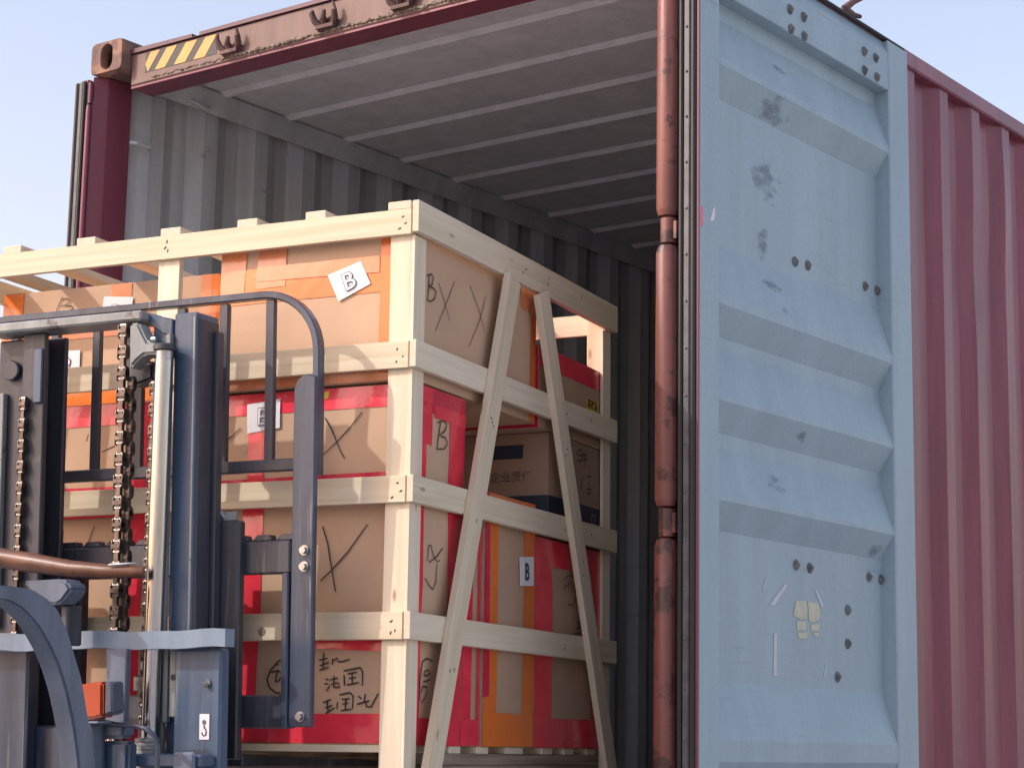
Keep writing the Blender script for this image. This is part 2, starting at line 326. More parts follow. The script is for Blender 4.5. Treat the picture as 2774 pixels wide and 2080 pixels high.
for mi, dx in ((0, 0.), (1, -.004)):          # many rows, so the dents of the outside sheet can be real
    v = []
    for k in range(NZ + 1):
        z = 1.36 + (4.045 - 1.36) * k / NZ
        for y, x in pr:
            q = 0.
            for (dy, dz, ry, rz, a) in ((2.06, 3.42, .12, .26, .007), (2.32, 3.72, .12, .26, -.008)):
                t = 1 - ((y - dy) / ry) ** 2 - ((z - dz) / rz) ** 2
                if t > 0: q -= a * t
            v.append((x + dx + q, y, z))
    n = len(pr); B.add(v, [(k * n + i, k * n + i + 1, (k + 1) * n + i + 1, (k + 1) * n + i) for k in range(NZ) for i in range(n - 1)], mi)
B.build('side_wall', ['red', 'bounce_dimming'], BOX, smooth=False, xf=TB)

# roof sheet, ridged across; inside and outside skins
B = MB(); ry = [(.13, 0)]; y = .20
while y < 12.0:
    ry += [(y, 0), (y + .020, -.015), (y + .034, -.015), (y + .054, 0)]; y += .35
ry.append((12.1, 0))
for mi, dz in ((0, .004), (1, 0.)):
    v = [(x, a, 4.082 + b + dz) for x in (.05, CW - .05) for a, b in ry]; n = len(ry)
    B.add(v, [(i, i + 1, n + i + 1, n + i) for i in range(n - 1)], mi)
B.build('roof', ['red', 'roofin'], BOX, smooth=False, xf=TB)
MB().box(.05, CW - .05, .02, 12.1, 1.36, 1.388).build('floor_boards', 'plyfloor', BOX, xf=TB)
MB().box(.05, CW - .05, 12.1, 12.16, 1.3, 4.1).build('front_wall', ['inside'], BOX, xf=TB)
for x0, x1 in ((.006, .062), (CW - .062, CW)):
    MB().box(x0, x1, .15, 12.1, 4.018, 4.078).build('top_side_rail', 'red', BOX, bevel=.006, xf=TB)
    MB().box(x0, x1, .15, 12.1, 1.228, 1.37).build('bottom_side_rail', 'red', BOX, bevel=.006, xf=TB)
# inside corner angle between wall and roof, seen on the left
MB().prism([(.062, 4.0), (.10, 4.06), (.10, 4.075), (.058, 4.075), (.058, 4.0)], lambda a, b, s: (a, .16 + s * 11.9, b)).build('roof_angle', 'inside', BOX, xf=TB)
for z in (3.86, ):
    MB().tube([(.07, .42, 4.02), (.095, .44, 4.005), (.10, .47, 3.995), (.095, .50, 4.005), (.07, .52, 4.02)], .006, 8).build('lashing_ring', 'inside', BOX, xf=TB)
MB().tube([(.055, .15, 3.79), (.075, .165, 3.79), (.075, .23, 3.79), (.05, .25, 3.79)], .007, 8).build('lashing_bar', 'inside', BOX, xf=TB)

# rear frame: header, sill, corner posts, corner castings
hd = MB().box(.162, CW - .162, .045, .155, 3.952, 4.068).build('door_header', 'faded', BOX, bevel=.004, xf=TB)
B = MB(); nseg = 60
for i in range(nseg):                               # upper lip of the header in shade-darkened paint, bent here and there
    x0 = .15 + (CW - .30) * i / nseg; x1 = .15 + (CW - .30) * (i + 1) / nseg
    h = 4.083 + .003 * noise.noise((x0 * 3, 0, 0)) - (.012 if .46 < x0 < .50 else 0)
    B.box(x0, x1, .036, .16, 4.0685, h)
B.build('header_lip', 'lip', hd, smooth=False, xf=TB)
MB().box(.16, CW - .16, .0505, .1545, 3.9435, 3.9515).build('header_soffit', 'maroon', hd, xf=TB)
B = MB(); rnd = random.Random(3); path = []
for i in range(240):
    x = .27 + i * (CW - .5) / 240
    a = .0035 if x < .62 else .0075
    path.append((x, .043 + rnd.uniform(-.002, .002), 3.966 + rnd.uniform(-.004, .004)))
rad = [(.0028 + (0 if p[0] < .66 else .0040)) * rnd.uniform(.35, 1.35) for p in path]
B.tube(path, rad, 7); B.build('sealant_bead', 'sealant', hd, xf=TB)
# hazard tape: slanted yellow blocks on a black strip, one tear
B = MB(); B.box(.235, .585, .0438, .0449, 3.988, 4.060); B.build('hazard_tape', 'black_tape', hd, smooth=False, xf=TB)
for a, w in ((.205, .045), (.285, .05), (.38, .055), (.475, .055)):
    zb, zt, sl = 3.9888, 4.0592, .056
    poly = [(a + 0, zb), (a + w, zb), (a + w + sl, zt), (a + sl, zt)]
    poly = [(max(x, .2356), z if x >= .2356 else min(zt, zb + (.2356 - x))) for x, z in poly]
    MB().prism(poly, lambda u, v, s: (u, .0438 - .0008 * s - .0002, v)).build('hazard_stripe', 'yellow', hd, smooth=False, xf=TB)
# torn locking-cam keepers on the header
def keeper(x, sd):
    rn = random.Random(sd); B = MB()
    j = lambda a: a + rn.uniform(-.006, .006)
    y = .036
    B.prism([(-.05, -.03), (-.055, .0), (-.03, .012), (.0, j(.002)), (.03, .014), (.052, .0), (.05, -.03)], lambda u, v, s: (x + u * .8, .0445 - .012 * s, 3.998 + v))
    B.tube([(x - .030, y, 3.985), (x - .044, y - .012, 4.0), (x - .052, y - .02, j(4.022)), (x - .046, y - .022, j(4.042))], [.012, .012, .010, .005], 8)
    B.tube([(x + .030, y, 3.985), (x + .042, y - .012, 4.0), (x + .046, y - .02, j(4.024)), (x + .040, y - .02, j(4.046))], [.012, .012, .010, .005], 8)
    B.tube([(x - .006, y, 3.988), (x - .002, y - .02, 4.004), (x + .006, y - .024, j(4.026))], [.014, .011, .006], 8)
    B.box(x - .036, x + .040, .018, .0446, 3.970, 3.982)
    return B.build('cam_keeper', 'keeper', hd, xf=TB)
keeper(.665, 1); keeper(1.10, 2); keeper(1.42, 5); keeper(1.80, 9)
MB().box(.162, CW - .162, .0, .12, 1.25, 1.386).build('door_sill', 'maroon', BOX, bevel=.005, xf=TB)

def corner_casting(x0, mirror):
    """hollow cast block with an oblong hole in its rear face"""
    B = MB(); w, h, n = .162, .118, 40; outer = []; inner = []
    for i in range(n):
        t = 2 * math.pi * i / n; c, s = math.cos(t), math.sin(t)
        k = 1 / max(abs(c) / (w / 2), abs(s) / (h / 2)); ox, oz = c * k, s * k
        rr_ = .018                                           # cast corners are round
        if abs(ox) > w / 2 - rr_ and abs(oz) > h / 2 - rr_:
            cx, cz = math.copysign(w / 2 - rr_, ox), math.copysign(h / 2 - rr_, oz); d = Vector((ox - cx, oz - cz)).normalized() * rr_; ox, oz = cx + d.x, cz + d.y
        outer.append((ox, oz)); hw, hh = .0295, .046
        dz = max(0, hh - hw); iz = dz if s > 0 else -dz; ix = hw * c; izz = iz + hw * s
        inner.append((ix, izz))
    cx, cz = x0 + w / 2 + (-.002 if not mirror else .002), TOP - h / 2
    F = lambda p, y: (cx + p[0], y, cz + p[1])
    rings = [[F(p, .178) for p in outer], [F(p, .006) for p in outer], [F((p[0] * .97, p[1] * .96), 0) for p in outer], [F((p[0] * 1.08, p[1] * 1.05), 0) for p in inner], [F(p, .004) for p in inner], [F(p, .034) for p in inner], [F((p[0] * 1.7, p[1] * 1.05), .036) for p in inner], [F((p[0] * 1.7, p[1] * 1.05), .13) for p in inner]]
    v = [q for r_ in rings for q in r_]; f = []
    for k in range(len(rings) - 1):
        for i in range(n): f.append((k * n + i, k * n + (i + 1) % n, (k + 1) * n + (i + 1) % n, (k + 1) * n + i))
    f += [tuple(range(n)), tuple(range((len(rings) - 1) * n, len(rings) * n))]
    B.add(v, f); return B.build('corner_casting', 'rust', BOX, xf=TB)
corner_casting(0, False); corner_casting(CW - .162, True)

# left corner post: outer face, then the return towards the opening
lp = MB().prism([(.012, .002), (.046, .048), (.062, .146), (.012, .15)], lambda a, b, s: (a, b, 1.30 + s * 2.704)).build('corner_post', 'maroon', BOX, bevel=.003, xf=TB)
rp_ = MB().prism([(2.388, .045), (2.43, .035), (2.43, .15), (2.388, .15)], lambda a, b, s: (a, b, 1.30 + s * 2.704)).build('corner_post', 'post', BOX, bevel=.003, xf=TB)
# round hinge edge of the posts, broken at each hinge
def hinge_edge(post, x, y, r, m):
    zs = [1.40, 1.478, 2.246, 2.328, 3.060, 3.138, 3.90, 3.985]
    for k in range(len(zs) - 1):
        z0, z1 = zs[k] + .004, zs[k + 1] - .004
        if k % 2:      # long run
            B = MB(); nn = 18
            pz = [z0, z0 + .012, z0 + .02, z1 - .02, z1 - .012, z1]; pk = [.80, .93, 1, 1, .93, .80]
            v = [(x + r * q * math.cos(2 * math.pi * i / nn), y + r * q * math.sin(2 * math.pi * i / nn), z) for z, q in zip(pz, pk) for i in range(nn)]
            f = [(a * nn + i, a * nn + (i + 1) % nn, (a + 1) * nn + (i + 1) % nn, (a + 1) * nn + i) for a in range(5) for i in range(nn)] + [tuple(range(nn)), tuple(range(5 * nn, 6 * nn))]
            B.add(v, f); B.build('hinge_run', m, post, xf=TB)
        else:          # hinge lug with its pin
            B = MB(); B.cyl((x + .004, y, z0), (x + .004, y, z1), r * .74, 14)
            B.box(x + .0, x + r * 1.1, y - r * .3, y + .03, z0 + .010, z1 - .010)
            B.build('hinge_lug', m, post, xf=TB)
hinge_edge(rp_, 2.434, .004, .0315, 'post'); hinge_edge(lp, .004, -.002, .011, 'maroon')

# ---------------------------------------------------------------- doors
def clean(poly): return [p for i, p in enumerate(poly) if i == 0 or (Vector(p) - Vector(poly[i - 1])).length > 1e-5]
PR, DE = .004, .049
prof = [(1.40, DE), (1.48, DE), (1.575, DE), (1.655, PR), (1.71, PR), (1.87, DE), (2.28, DE), (2.357, PR), (2.37, PR), (2.515, DE), (2.553, DE), (2.634, PR), (2.645, PR), (2.79, DE), (2.825, DE), (2.905, PR), (2.93, PR), (3.085, DE), (3.52, DE), (3.60, PR), (3.62, PR), (3.76, DE), (3.84, DE)]
def door(x_in, sgn, y0, y1, detail):
    """door folded flat along the side; x_in = plane of its inside face, sgn = way that face looks"""
    X = lambda d: x_in - sgn * d
    B = MB(); n = len(prof)
    for mi, dd in ((0, 0.), (1, .004)):
        v = [(X(d + dd), y, z) for y in (y0 + .09, y1 - .12) for z, d in prof]
        B.add(v, [(i, i + 1, n + i + 1, n + i) for i in range(n - 1)], mi)
    d = B.build('door', ['door', 'red'], BOX, smooth=False, xf=TB)
    MB().box(*sorted((X(0), X(.066))), y0, y0 + .105, 1.40, 3.985).build('door_stile', 'door', d, bevel=.004, xf=TB)
    MB().box(*sorted((X(0), X(.066))), y1 - .142, y1, 1.40, 3.985).build('door_stile', 'door', d, bevel=.004, xf=TB)
    MB().prism([(X(.002), 3.812), (X(.002), 3.935), (X(.022), 3.985), (X(.06), 3.985), (X(.06), 3.812)], lambda a, b, s: (a, y0 + .1055 + s * (y1 - y0 - .248), b)).build('door_rail', 'door', d, bevel=.003, xf=TB)
    MB().box(*sorted((X(.002), X(.06))), y0 + .1055, y1 - .1425, 1.40, 1.49).build('door_rail', 'door', d, bevel=.003, xf=TB)
    # edge seen from the rear: black seal, riveted strip, black seal, maroon edge
    MB().box(*sorted((X(.062), X(.049))), y0 - .016, y0 - .001, 1.40, 3.99).build('door_seal', 'rubber', d, bevel=.004, xf=TB)
    st = MB().box(*sorted((X(.047), X(.027))), y0 - .012, y0 - .001, 1.40, 3.99).build('seal_strip', 'strip', d, bevel=.003, xf=TB)
    MB().box(*sorted((X(.025), X(.009))), y0 - .015, y0 - .001, 1.40, 3.99).build('door_seal', 'rubber', d, bevel=.005, xf=TB)
    MB().box(*sorted((X(.008), X(.0015))), y0 - .006, y0 - .001, 1.40, 3.99).build('door_edge', 'maroon', d, xf=TB)
    MB().box(*sorted((X(.0225), X(.062))), y0, y1, 3.9865, 3.999).build('door_cap', 'maroon', d, bevel=.003, xf=TB)
    MB().box(*sorted((X(.006), X(.0215))), y0 + .02, y1 - .004, 3.9868, 3.9985).build('door_seal', 'rubber', d, bevel=.004, xf=TB)
    if detail:
        zr = 3.94
        while zr > 1.5:
            c = X(.037); MB().cyl((c, y0 - .0125, zr), (c, y0 - .0165, zr), .0045, 8, .002).build('rivet', 'bolt', st, xf=TB); zr -= .131
    return d
dr = door(2.54, 1, .004, 1.32, True)
dl = door(-.076, -1, .004, 1.30, False)
for (y, z) in ((.52, 3.885), (.606, 3.887), (.526, 3.825), (.609, 3.827), (1.007, 3.895), (1.088, 3.897), (1.007, 3.832), (1.094, 3.834), (.626, 3.132), (.707, 3.137), (1.085, 3.145), (1.166, 3.147), (.621, 2.221), (.704, 2.219), (1.085, 2.221), (1.166, 2.219), (.942, 2.11), (.939, 2.008), (.871, 1.906), (.869, 1.805)):
    xs = 2.5385 if z > 3.8 else 2.4915
    rn = random.uniform(0, 1); B = MB(); B.cyl((xs, y, z), (xs + .003, y, z), .0165, 14, .0155); B.cyl((xs + .003, y, z), (xs + .008, y, z), .012, 6 if rn < .6 else 12, .010)
    B.cyl((xs + .008, y + .001, z), (xs + .011, y + .001, z - .001), .006, 8, .0045); B.build('bolt', 'bolt', dr, xf=TB)
def flat_piece(name, m, pts, x, parent, th=.0008):
    return MB().prism(pts, lambda a, b, s: (x + th * s, a, b)).build(name, m, parent, smooth=False, xf=TB)
XP = 2.4918
MT['old_paper'] = mat('yellowed paper remnant', (.55, .55, .42), .8, noise_amt=.2, noise_scale=30)
MT['tape_scrap'] = mat('milky tape scrap', (.48, .52, .58), .4, noise_amt=.15, noise_scale=40)
sc_ = lambda y, z: (y * 1.0, z)
for pts in ([(.618, 2.118), (.678, 2.119), (.686, 2.105), (.684, 2.070), (.647, 2.064), (.602, 2.073)], [(.689, 2.119), (.75, 2.119), (.765, 2.098), (.761, 2.073), (.723, 2.060), (.695, 2.060), (.693, 2.10)],
            [(.622, 2.059), (.675, 2.061), (.677, 2.036), (.622, 2.031)], [(.625, 2.025), (.690, 2.030), (.687, 2.01), (.636, 2.009)], [(.708, 2.052), (.759, 2.058), (.757, 2.036), (.707, 2.035)], [(.718, 2.029), (.754, 2.033), (.756, 2.021), (.723, 2.021)]):
    flat_piece('torn_paper', 'old_paper', pts, XP, dr)
for pts in ([(.554, 2.162), (.567, 2.158), (.49, 2.095), (.462, 2.095)], [(.73, 2.159), (.745, 2.158), (.786, 2.111), (.776, 2.106)], [(.488, 2.016), (.505, 2.017), (.502, 1.896), (.483, 1.896)], [(.44, 2.17), (.445, 2.168), (.43, 2.13), (.425, 2.132)], [(.80, 1.945), (.806, 1.944), (.79, 1.905), (.783, 1.906)]):
    flat_piece('tape_scrap', 'tape_scrap', pts, XP, dr)
flat_piece('tape_scrap', 'paper', [(.058, 3.13), (.062, 3.125), (.078, 3.135), (.088, 3.20), (.083, 3.17), (.074, 3.165)], 2.5402, dr)
flat_piece('paint_dab', 'red_tape', [(.008, 3.10), (.02, 3.105), (.018, 3.16), (.008, 3.155)], 2.5402, dr)
# dark rubbed-off smears: each a cluster of slanting streaks
def smear(y, z, w, h, sd, x=None):
    """one rubbed patch: a thin film whose paint shows only in its streaks; it follows the sheet's slope"""
    def depth(zz):
        for (z0, d0), (z1, d1) in zip(prof, prof[1:]):
            if z0 <= zz <= z1: return d0 + (d1 - d0) * (zz - z0) / (z1 - z0)
        return DE
    B = MB(); n = 10; v = []; uv = []
    for j in range(n + 1):
        for i in range(n + 1):
            a, b = (i / n - .5) * w, (j / n - .5) * h; v.append((2.54 - depth(z + b) + .0012, y + a, z + b)); uv.append((2 * i / n - 1, 2 * j / n - 1))
    fs = [(j * (n + 1) + i, j * (n + 1) + i + 1, (j + 1) * (n + 1) + i + 1, (j + 1) * (n + 1) + i) for j in range(n) for i in range(n)]
    B.add(v, fs); o = B.build('dark_smear', 'smudge', dr, smooth=False, xf=TB); ul = o.data.uv_layers.new(name='UVMap')
    for lp_ in o.data.loops: ul.data[lp_.index].uv = uv[lp_.vertex_index]
    return o
smear(.443, 3.348, .30, .20, 2); smear(.431, 3.151, .14, .18, 3); smear(.46, 3.555, .26, .16, 5); smear(.50, 3.69, .18, .06, 4)
smear(.42, 3.025, .24, .07, 6); smear(.50, 2.955, .07, .08, 8); smear(.46, 2.44, .16, .09, 11); smear(1.10, 2.31, .16, .08, 12); smear(.62, 2.60, .12, .05, 13)
# cam head of a locking bar sticking up over the folded door, and a bent handle hub on its edge
B = MB(); B.tube([(2.50, .93, 3.99), (2.50, .95, 4.03), (2.515, .985, 4.062), (2.52, 1.035, 4.088)], [.013, .013, .011, .008], 8); B.tube([(2.50, .955, 4.03), (2.51, .995, 4.02), (2.515, 1.03, 4.024)], [.012, .009, .007], 8)
B.box(2.482, 2.515, .91, .955, 3.999, 4.012); B.build('lock_cam', 'rust', dr, xf=TB)
MB().prism([(1.318, 3.18), (1.332, 3.19), (1.338, 3.25), (1.33, 3.30), (1.318, 3.30)], lambda a, b, s: (2.50 + .03 * s, a + .003, b)).build('latch_stub', 'rubber', dr, xf=TB)
MB().prism([(1.318, 2.16), (1.33, 2.17), (1.334, 2.2), (1.326, 2.225), (1.318, 2.225)], lambda a, b, s: (2.50 + .03 * s, a + .003, b)).build('latch_stub', 'rubber', dr, xf=TB)

# ---------------------------------------------------------------- trailer under the container
TR = empty('container_trailer', Matrix.Translation((1.219, 6, 0))); tag(TR, 'low skeletal trailer carrying the red container', 'trailer')
for x in (-.45, .35): MB().box(x, x + .1, -5.6, 6, .88, 1.1).build('chassis_beam', 'fl_dark', TR, bevel=.005)
for y in (-5.4, -2, 2, 5.6): MB().box(-1.2, 1.2, y, y + .18, 1.1, 1.224).build('bolster', 'fl_dark', TR, bevel=.005)
for y in (-3.2, -1.9):
    MB().cyl((-1.1, y, .5), (1.1, y, .5), .06, 12).build('axle', 'fl_dark', TR)
    for x in (-1.18, -.85, .6, .93):
        w = MB().cyl((x, y, .5), (x + .25, y, .5), .5, 28).build('wheel', 'tyre', TR, bevel=.03)
        MB().cyl((x - .004, y, .5), (x + .254, y, .5), .27, 20).build('rim', 'steel', w)
for x in (-.7, .6): MB().box(x, x + .1, 3.2, 3.35, 0.0, .98).build('landing_leg', 'fl_dark', TR)
for y in (-3.2, -1.9): MB().box(-.42, .42, y - .3, y + .3, .5, .884).build('suspension', 'fl_dark', TR)
# handwriting read off the cartons: polylines in metres on each face
STROKES = {
  'E_front': [[(-0.289, 0.569),(-0.272, 0.523),(-0.264, 0.481),(-0.246, 0.4)],[(-0.291, 0.429),(-0.261, 0.454),(-0.211, 0.503),(-0.159, 0.569)]],
  'C_front': [[(-0.292, 0.852),(-0.27, 0.82),(-0.255, 0.788),(-0.24, 0.757),(-0.229, 0.741)],[(-0.183, 0.86),(-0.214, 0.823),(-0.251, 0.788),(-0.297, 0.751)],[(-0.547, 0.838),(-0.575, 0.818),(-0.632, 0.783)],[(-1.134, 0.797),(-1.112, 0.792),(-1.065, 0.791),(-1.034, 0.792)],[(-0.995, 0.797),(-0.953, 0.813)],[(-1.043, 0.85),(-1.052, 0.811),(-1.051, 0.763)]],
  'G_front': [[(-1.006, 0.594),(-1.016, 0.569),(-1.023, 0.55)]],
  'F_front': [[(-0.374, 0.237),(-0.408, 0.227),(-0.432, 0.203),(-0.441, 0.18),(-0.433, 0.159),(-0.412, 0.146),(-0.377, 0.146)],[(-0.43, 0.199),(-0.407, 0.203),(-0.396, 0.191),(-0.406, 0.177),(-0.417, 0.175)],[(-0.411, 0.203),(-0.416, 0.176)],[(-0.39, 0.209),(-0.386, 0.174)],[(-0.422, 0.217),(-0.408, 0.218)],[(-0.289, 0.228),(-0.264, 0.233)],[(-0.276, 0.247),(-0.277, 0.203)],[(-0.287, 0.214),(-0.26, 0.223)],[(-0.288, 0.203),(-0.26, 0.211)],[(-0.249, 0.232),(-0.25, 0.217)],[(-0.248, 0.226),(-0.237, 0.233),(-0.233, 0.224),(-0.223, 0.224),(-0.2, 0.23)],[(-0.269, 0.182),(-0.259, 0.178)],[(-0.272, 0.169),(-0.26, 0.169)],[(-0.266, 0.151),(-0.255, 0.164)],[(-0.255, 0.179),(-0.232, 0.183)],[(-0.244, 0.189),(-0.244, 0.159)],[(-0.253, 0.167),(-0.231, 0.172)],[(-0.243, 0.16),(-0.226, 0.16),(-0.231, 0.17)],[(-0.215, 0.191),(-0.213, 0.164)],[(-0.217, 0.201),(-0.169, 0.209),(-0.162, 0.199),(-0.162, 0.164)],[(-0.205, 0.193),(-0.178, 0.198)],[(-0.192, 0.196),(-0.191, 0.17)],[(-0.201, 0.182),(-0.18, 0.185)],[(-0.206, 0.166),(-0.171, 0.172)],[(-0.274, 0.122),(-0.25, 0.13)],[(-0.262, 0.128),(-0.258, 0.098)],[(-0.268, 0.109),(-0.246, 0.115)],[(-0.266, 0.095),(-0.239, 0.109)],[(-0.232, 0.124),(-0.233, 0.106)],[(-0.227, 0.141),(-0.197, 0.147),(-0.187, 0.138),(-0.189, 0.106)],[(-0.22, 0.13),(-0.197, 0.132)],[(-0.208, 0.132),(-0.209, 0.106)],[(-0.218, 0.118),(-0.2, 0.121)],[(-0.222, 0.102),(-0.192, 0.106)],[(-0.173, 0.138),(-0.163, 0.132)],[(-0.153, 0.144),(-0.156, 0.124)],[(-0.176, 0.118),(-0.14, 0.127)],[(-0.151, 0.124),(-0.149, 0.112),(-0.136, 0.112),(-0.117, 0.145)]],
  'A_side': [[(0.109, 1.221),(0.107, 1.185),(0.101, 1.151)],[(0.098, 1.216),(0.121, 1.225),(0.132, 1.219),(0.126, 1.199),(0.108, 1.188),(0.134, 1.19),(0.149, 1.183),(0.142, 1.164),(0.12, 1.152),(0.101, 1.151)],[(0.163, 1.211),(0.2, 1.169),(0.237, 1.124)],[(0.257, 1.235),(0.205, 1.155),(0.146, 1.077)],[(0.341, 1.243),(0.398, 1.18),(0.442, 1.126)],[(0.438, 1.233),(0.399, 1.154),(0.352, 1.077)]],
  'C_side': [[(0.187, 0.846),(0.18, 0.81),(0.175, 0.77)],[(0.171, 0.842),(0.206, 0.852),(0.225, 0.845),(0.211, 0.825),(0.184, 0.81),(0.215, 0.808),(0.231, 0.796),(0.213, 0.779),(0.178, 0.773)]],
  'E_side': [[(0.135, 0.479),(0.14, 0.52),(0.151, 0.522),(0.167, 0.495),(0.187, 0.482),(0.202, 0.488)],[(0.216, 0.521),(0.186, 0.497),(0.142, 0.476)],[(0.186, 0.477),(0.183, 0.432),(0.169, 0.41),(0.152, 0.416),(0.123, 0.435)]],
  'F_side': [[(0.108, 0.128),(0.107, 0.18),(0.119, 0.225),(0.144, 0.235),(0.174, 0.23)],[(0.155, 0.206),(0.133, 0.202),(0.128, 0.193),(0.146, 0.191),(0.153, 0.197),(0.165, 0.2),(0.163, 0.188)],[(0.125, 0.175),(0.166, 0.184)],[(0.116, 0.149),(0.122, 0.164),(0.144, 0.164),(0.148, 0.153),(0.136, 0.135),(0.117, 0.123)]],
  'J_side': [[(0.997, 0.502),(1.036, 0.519),(1.086, 0.517),(1.107, 0.495),(1.097, 0.454),(1.058, 0.432),(1.023, 0.435)],[(1.007, 0.491),(1.007, 0.463)],[(1.036, 0.505),(1.035, 0.473)],[(1.007, 0.483),(1.056, 0.499),(1.067, 0.472)],[(1.076, 0.504),(1.087, 0.473)],[(1.099, 0.384),(1.16, 0.391)],[(1.119, 0.393),(1.114, 0.357)],[(1.089, 0.367),(1.16, 0.375)],[(1.069, 0.35),(1.13, 0.354)]],
  'B_front': [[(-1.147, 1.242),(-1.158, 1.221),(-1.166, 1.2)],[(-1.153, 1.235),(-1.131, 1.237),(-1.12, 1.229),(-1.132, 1.218),(-1.151, 1.216)],[(-1.135, 1.217),(-1.113, 1.214),(-1.109, 1.205),(-1.13, 1.198)]],
  'K_side': [[(1.11, 0.888),(1.125, 0.907),(1.151, 0.906),(1.157, 0.887),(1.136, 0.872),(1.11, 0.872)],[(1.121, 0.886),(1.152, 0.894)],[(1.167, 0.905),(1.173, 0.873)],[(1.162, 0.892),(1.193, 0.9)],[(1.157, 0.877),(1.194, 0.888)],[(1.178, 0.873),(1.163, 0.857)],[(1.125, 0.941),(1.151, 0.943)],[(1.13, 0.936),(1.151, 0.933)],[(1.194, 0.834),(1.226, 0.834)],[(1.205, 0.834),(1.203, 0.803)],[(1.148, 0.824),(1.143, 0.787)],[(1.19, 0.795),(1.221, 0.797),(1.218, 0.782),(1.187, 0.782),(1.19, 0.795)]],
}
# ================================================================ wooden crate (local: x right along its front, y into the container, z up)
KM = Matrix.Translation((2.174, -.749, 1.667)) @ Euler((R(-.157), R(-.406), R(11.953)), 'XYZ').to_matrix().to_4x4()
CR = empty('wooden_crate', KM)
tag(CR, 'open slatted crate of new pale pine boards lifted into the container mouth', 'crate')
CWD, CD = 1.55, 1.36
RZ = [(1.305, 1.372), (.957, 1.027), (.615, .683), (.275, .343)]
def ticks(o, pts, sd):
    """nail dents and splits: small dark slots on a board's face; pts = (along, across) from the board centre"""
    rn = random.Random(sd); zf = max(v.co.z for v in o.data.vertices)
    for (u, v) in pts:
        u += rn.uniform(-.006, .006); v += rn.uniform(-.005, .005)
        a = rn.uniform(-.2, 1.5); l, w = rn.uniform(.004, .0065), rn.uniform(.0012, .002); c, s = math.cos(a), math.sin(a)
        q = [(u + (c * i - s * j), v + (s * i + c * j)) for i, j in ((-l, -w), (l * .6, -w * 1.6), (l, w), (-l * .5, w * 1.4))]
        MB().prism(q, lambda x, y, k: (x, y, zf - .0004 + .0008 * k)).build('nail_dent', 'ink', o, smooth=False)
random.seed(21)
for k, (z0, z1) in enumerate(RZ):
    zc, w = (z0 + z1) / 2, z1 - z0
    f = board(CR, 'front_rail', (-CWD, .0075, zc), (-.024, .0075, zc), w, .015, (0, -1, 0))
    L = (CWD - .024) / 2
    sg = 1 if (f.matrix_local.to_3x3() @ Vector((1, 0, 0))).x > 0 else -1
    ticks(f, [(sg * (L - .028), .010), (sg * (L - .015), -.008), (sg * (L - .038), -.018)] + ([(sg * (L - .745), .012), (sg * (L - .742), -.012), (sg * (L - .748), 0)] if k == 0 else []), k)
    zs0, zs1 = (z0 + .003, z1 + .019) if k == 0 else (z0, z1)
    s_ = board(CR, 'side_rail', (-.009, -.004, (zs0 + zs1) / 2), (-.009, CD, (zs0 + zs1) / 2), zs1 - zs0, .018, (1, 0, 0))
    sg = 1 if (s_.matrix_local.to_3x3() @ Vector((1, 0, 0))).y > 0 else -1; L2 = CD / 2
    ticks(s_, [(sg * (y - L2), d) for y, d in ([(.30, .01), (.54, .012), (.543, -.006), (.70, .01), (.72, -.008)] if k == 0 else [(.21, .004), (.40, -.008)])], 20 + k)
    board(CR, 'rear_rail', (-CWD, CD - .008, zc), (-.022, CD - .008, zc), w, .015, (0, -1, 0))
    board(CR, 'side_rail', (-CWD - .009, 0, zc), (-CWD - .009, CD, zc), w, .018, (-1, 0, 0))
for x0, x1 in ((-.0905, -.0285), (-.806, -.738), (-1.53, -1.466)):
    board(CR, 'post', ((x0 + x1) / 2, .0252, -.14), ((x0 + x1) / 2, .0252, 1.3715), x1 - x0, .020, (0, -1, 0))
    board(CR, 'post', ((x0 + x1) / 2, CD - .0262, -.14), ((x0 + x1) / 2, CD - .0262, 1.3715), x1 - x0, .020, (0, 1, 0))
board(CR, 'post', (-.0232, .045, -.14), (-.0232, .045, 1.305), .062, .0096, (1, 0, 0))
board(CR, 'post', (-.0232, CD - .045, -.14), (-.0232, CD - .045, 1.305), .062, .0096, (1, 0, 0))
# slanting braces nailed over the side rails
b1 = board(CR, 'brace', (.0105, .545, 1.303), (.0105, .073, -.14), .074, .020, (1, 0, 0)); ticks(b1, [(-.31, .0), (-.306, .012), (-.314, -.01), (-.02, .005), (.39, .01), (.395, -.008)], 61)
b2 = board(CR, 'brace', (.0105, .742, 1.303), (.0105, 1.318, -.14), .072, .020, (1, 0, 0)); ticks(b2, [(-.32, .006), (-.305, -.01), (.02, .008), (.06, -.01)], 62)
for x, w in ((-1.50, .06), (-1.30, .062), (-1.045, .062), (-.765, .064), (-.52, .062), (-.31, .06), (-.060, .066)):
    board(CR, 'top_slat', (x, .004 if x < -.1 else .002, 1.3835), (x, CD, 1.3835), w, .021, (0, 0, 1))
for y0, y1 in ((.037, .105), (.285, .351), (.448, .52), (.627, .742), (.87, .945), (1.03, 1.10), (1.2, 1.262)):
    board(CR, 'deck_board', (-CWD, (y0 + y1) / 2, .009), (-.031, (y0 + y1) / 2, .009), y1 - y0, .0178, (0, 0, 1))
for x in (-.062, -.78, -1.48):
    for k, (z0, z1) in enumerate(((-.0295, -.0005), (-.0605, -.0305), (-.10, -.0615))):
        board(CR, 'skid', (x + random.uniform(-.003, .003), .06, (z0 + z1) / 2), (x + random.uniform(-.003, .003), CD - .06, (z0 + z1) / 2), .062 + random.uniform(-.003, .003), z1 - z0, (0, 0, 1), 'oldwood', wob=.002)
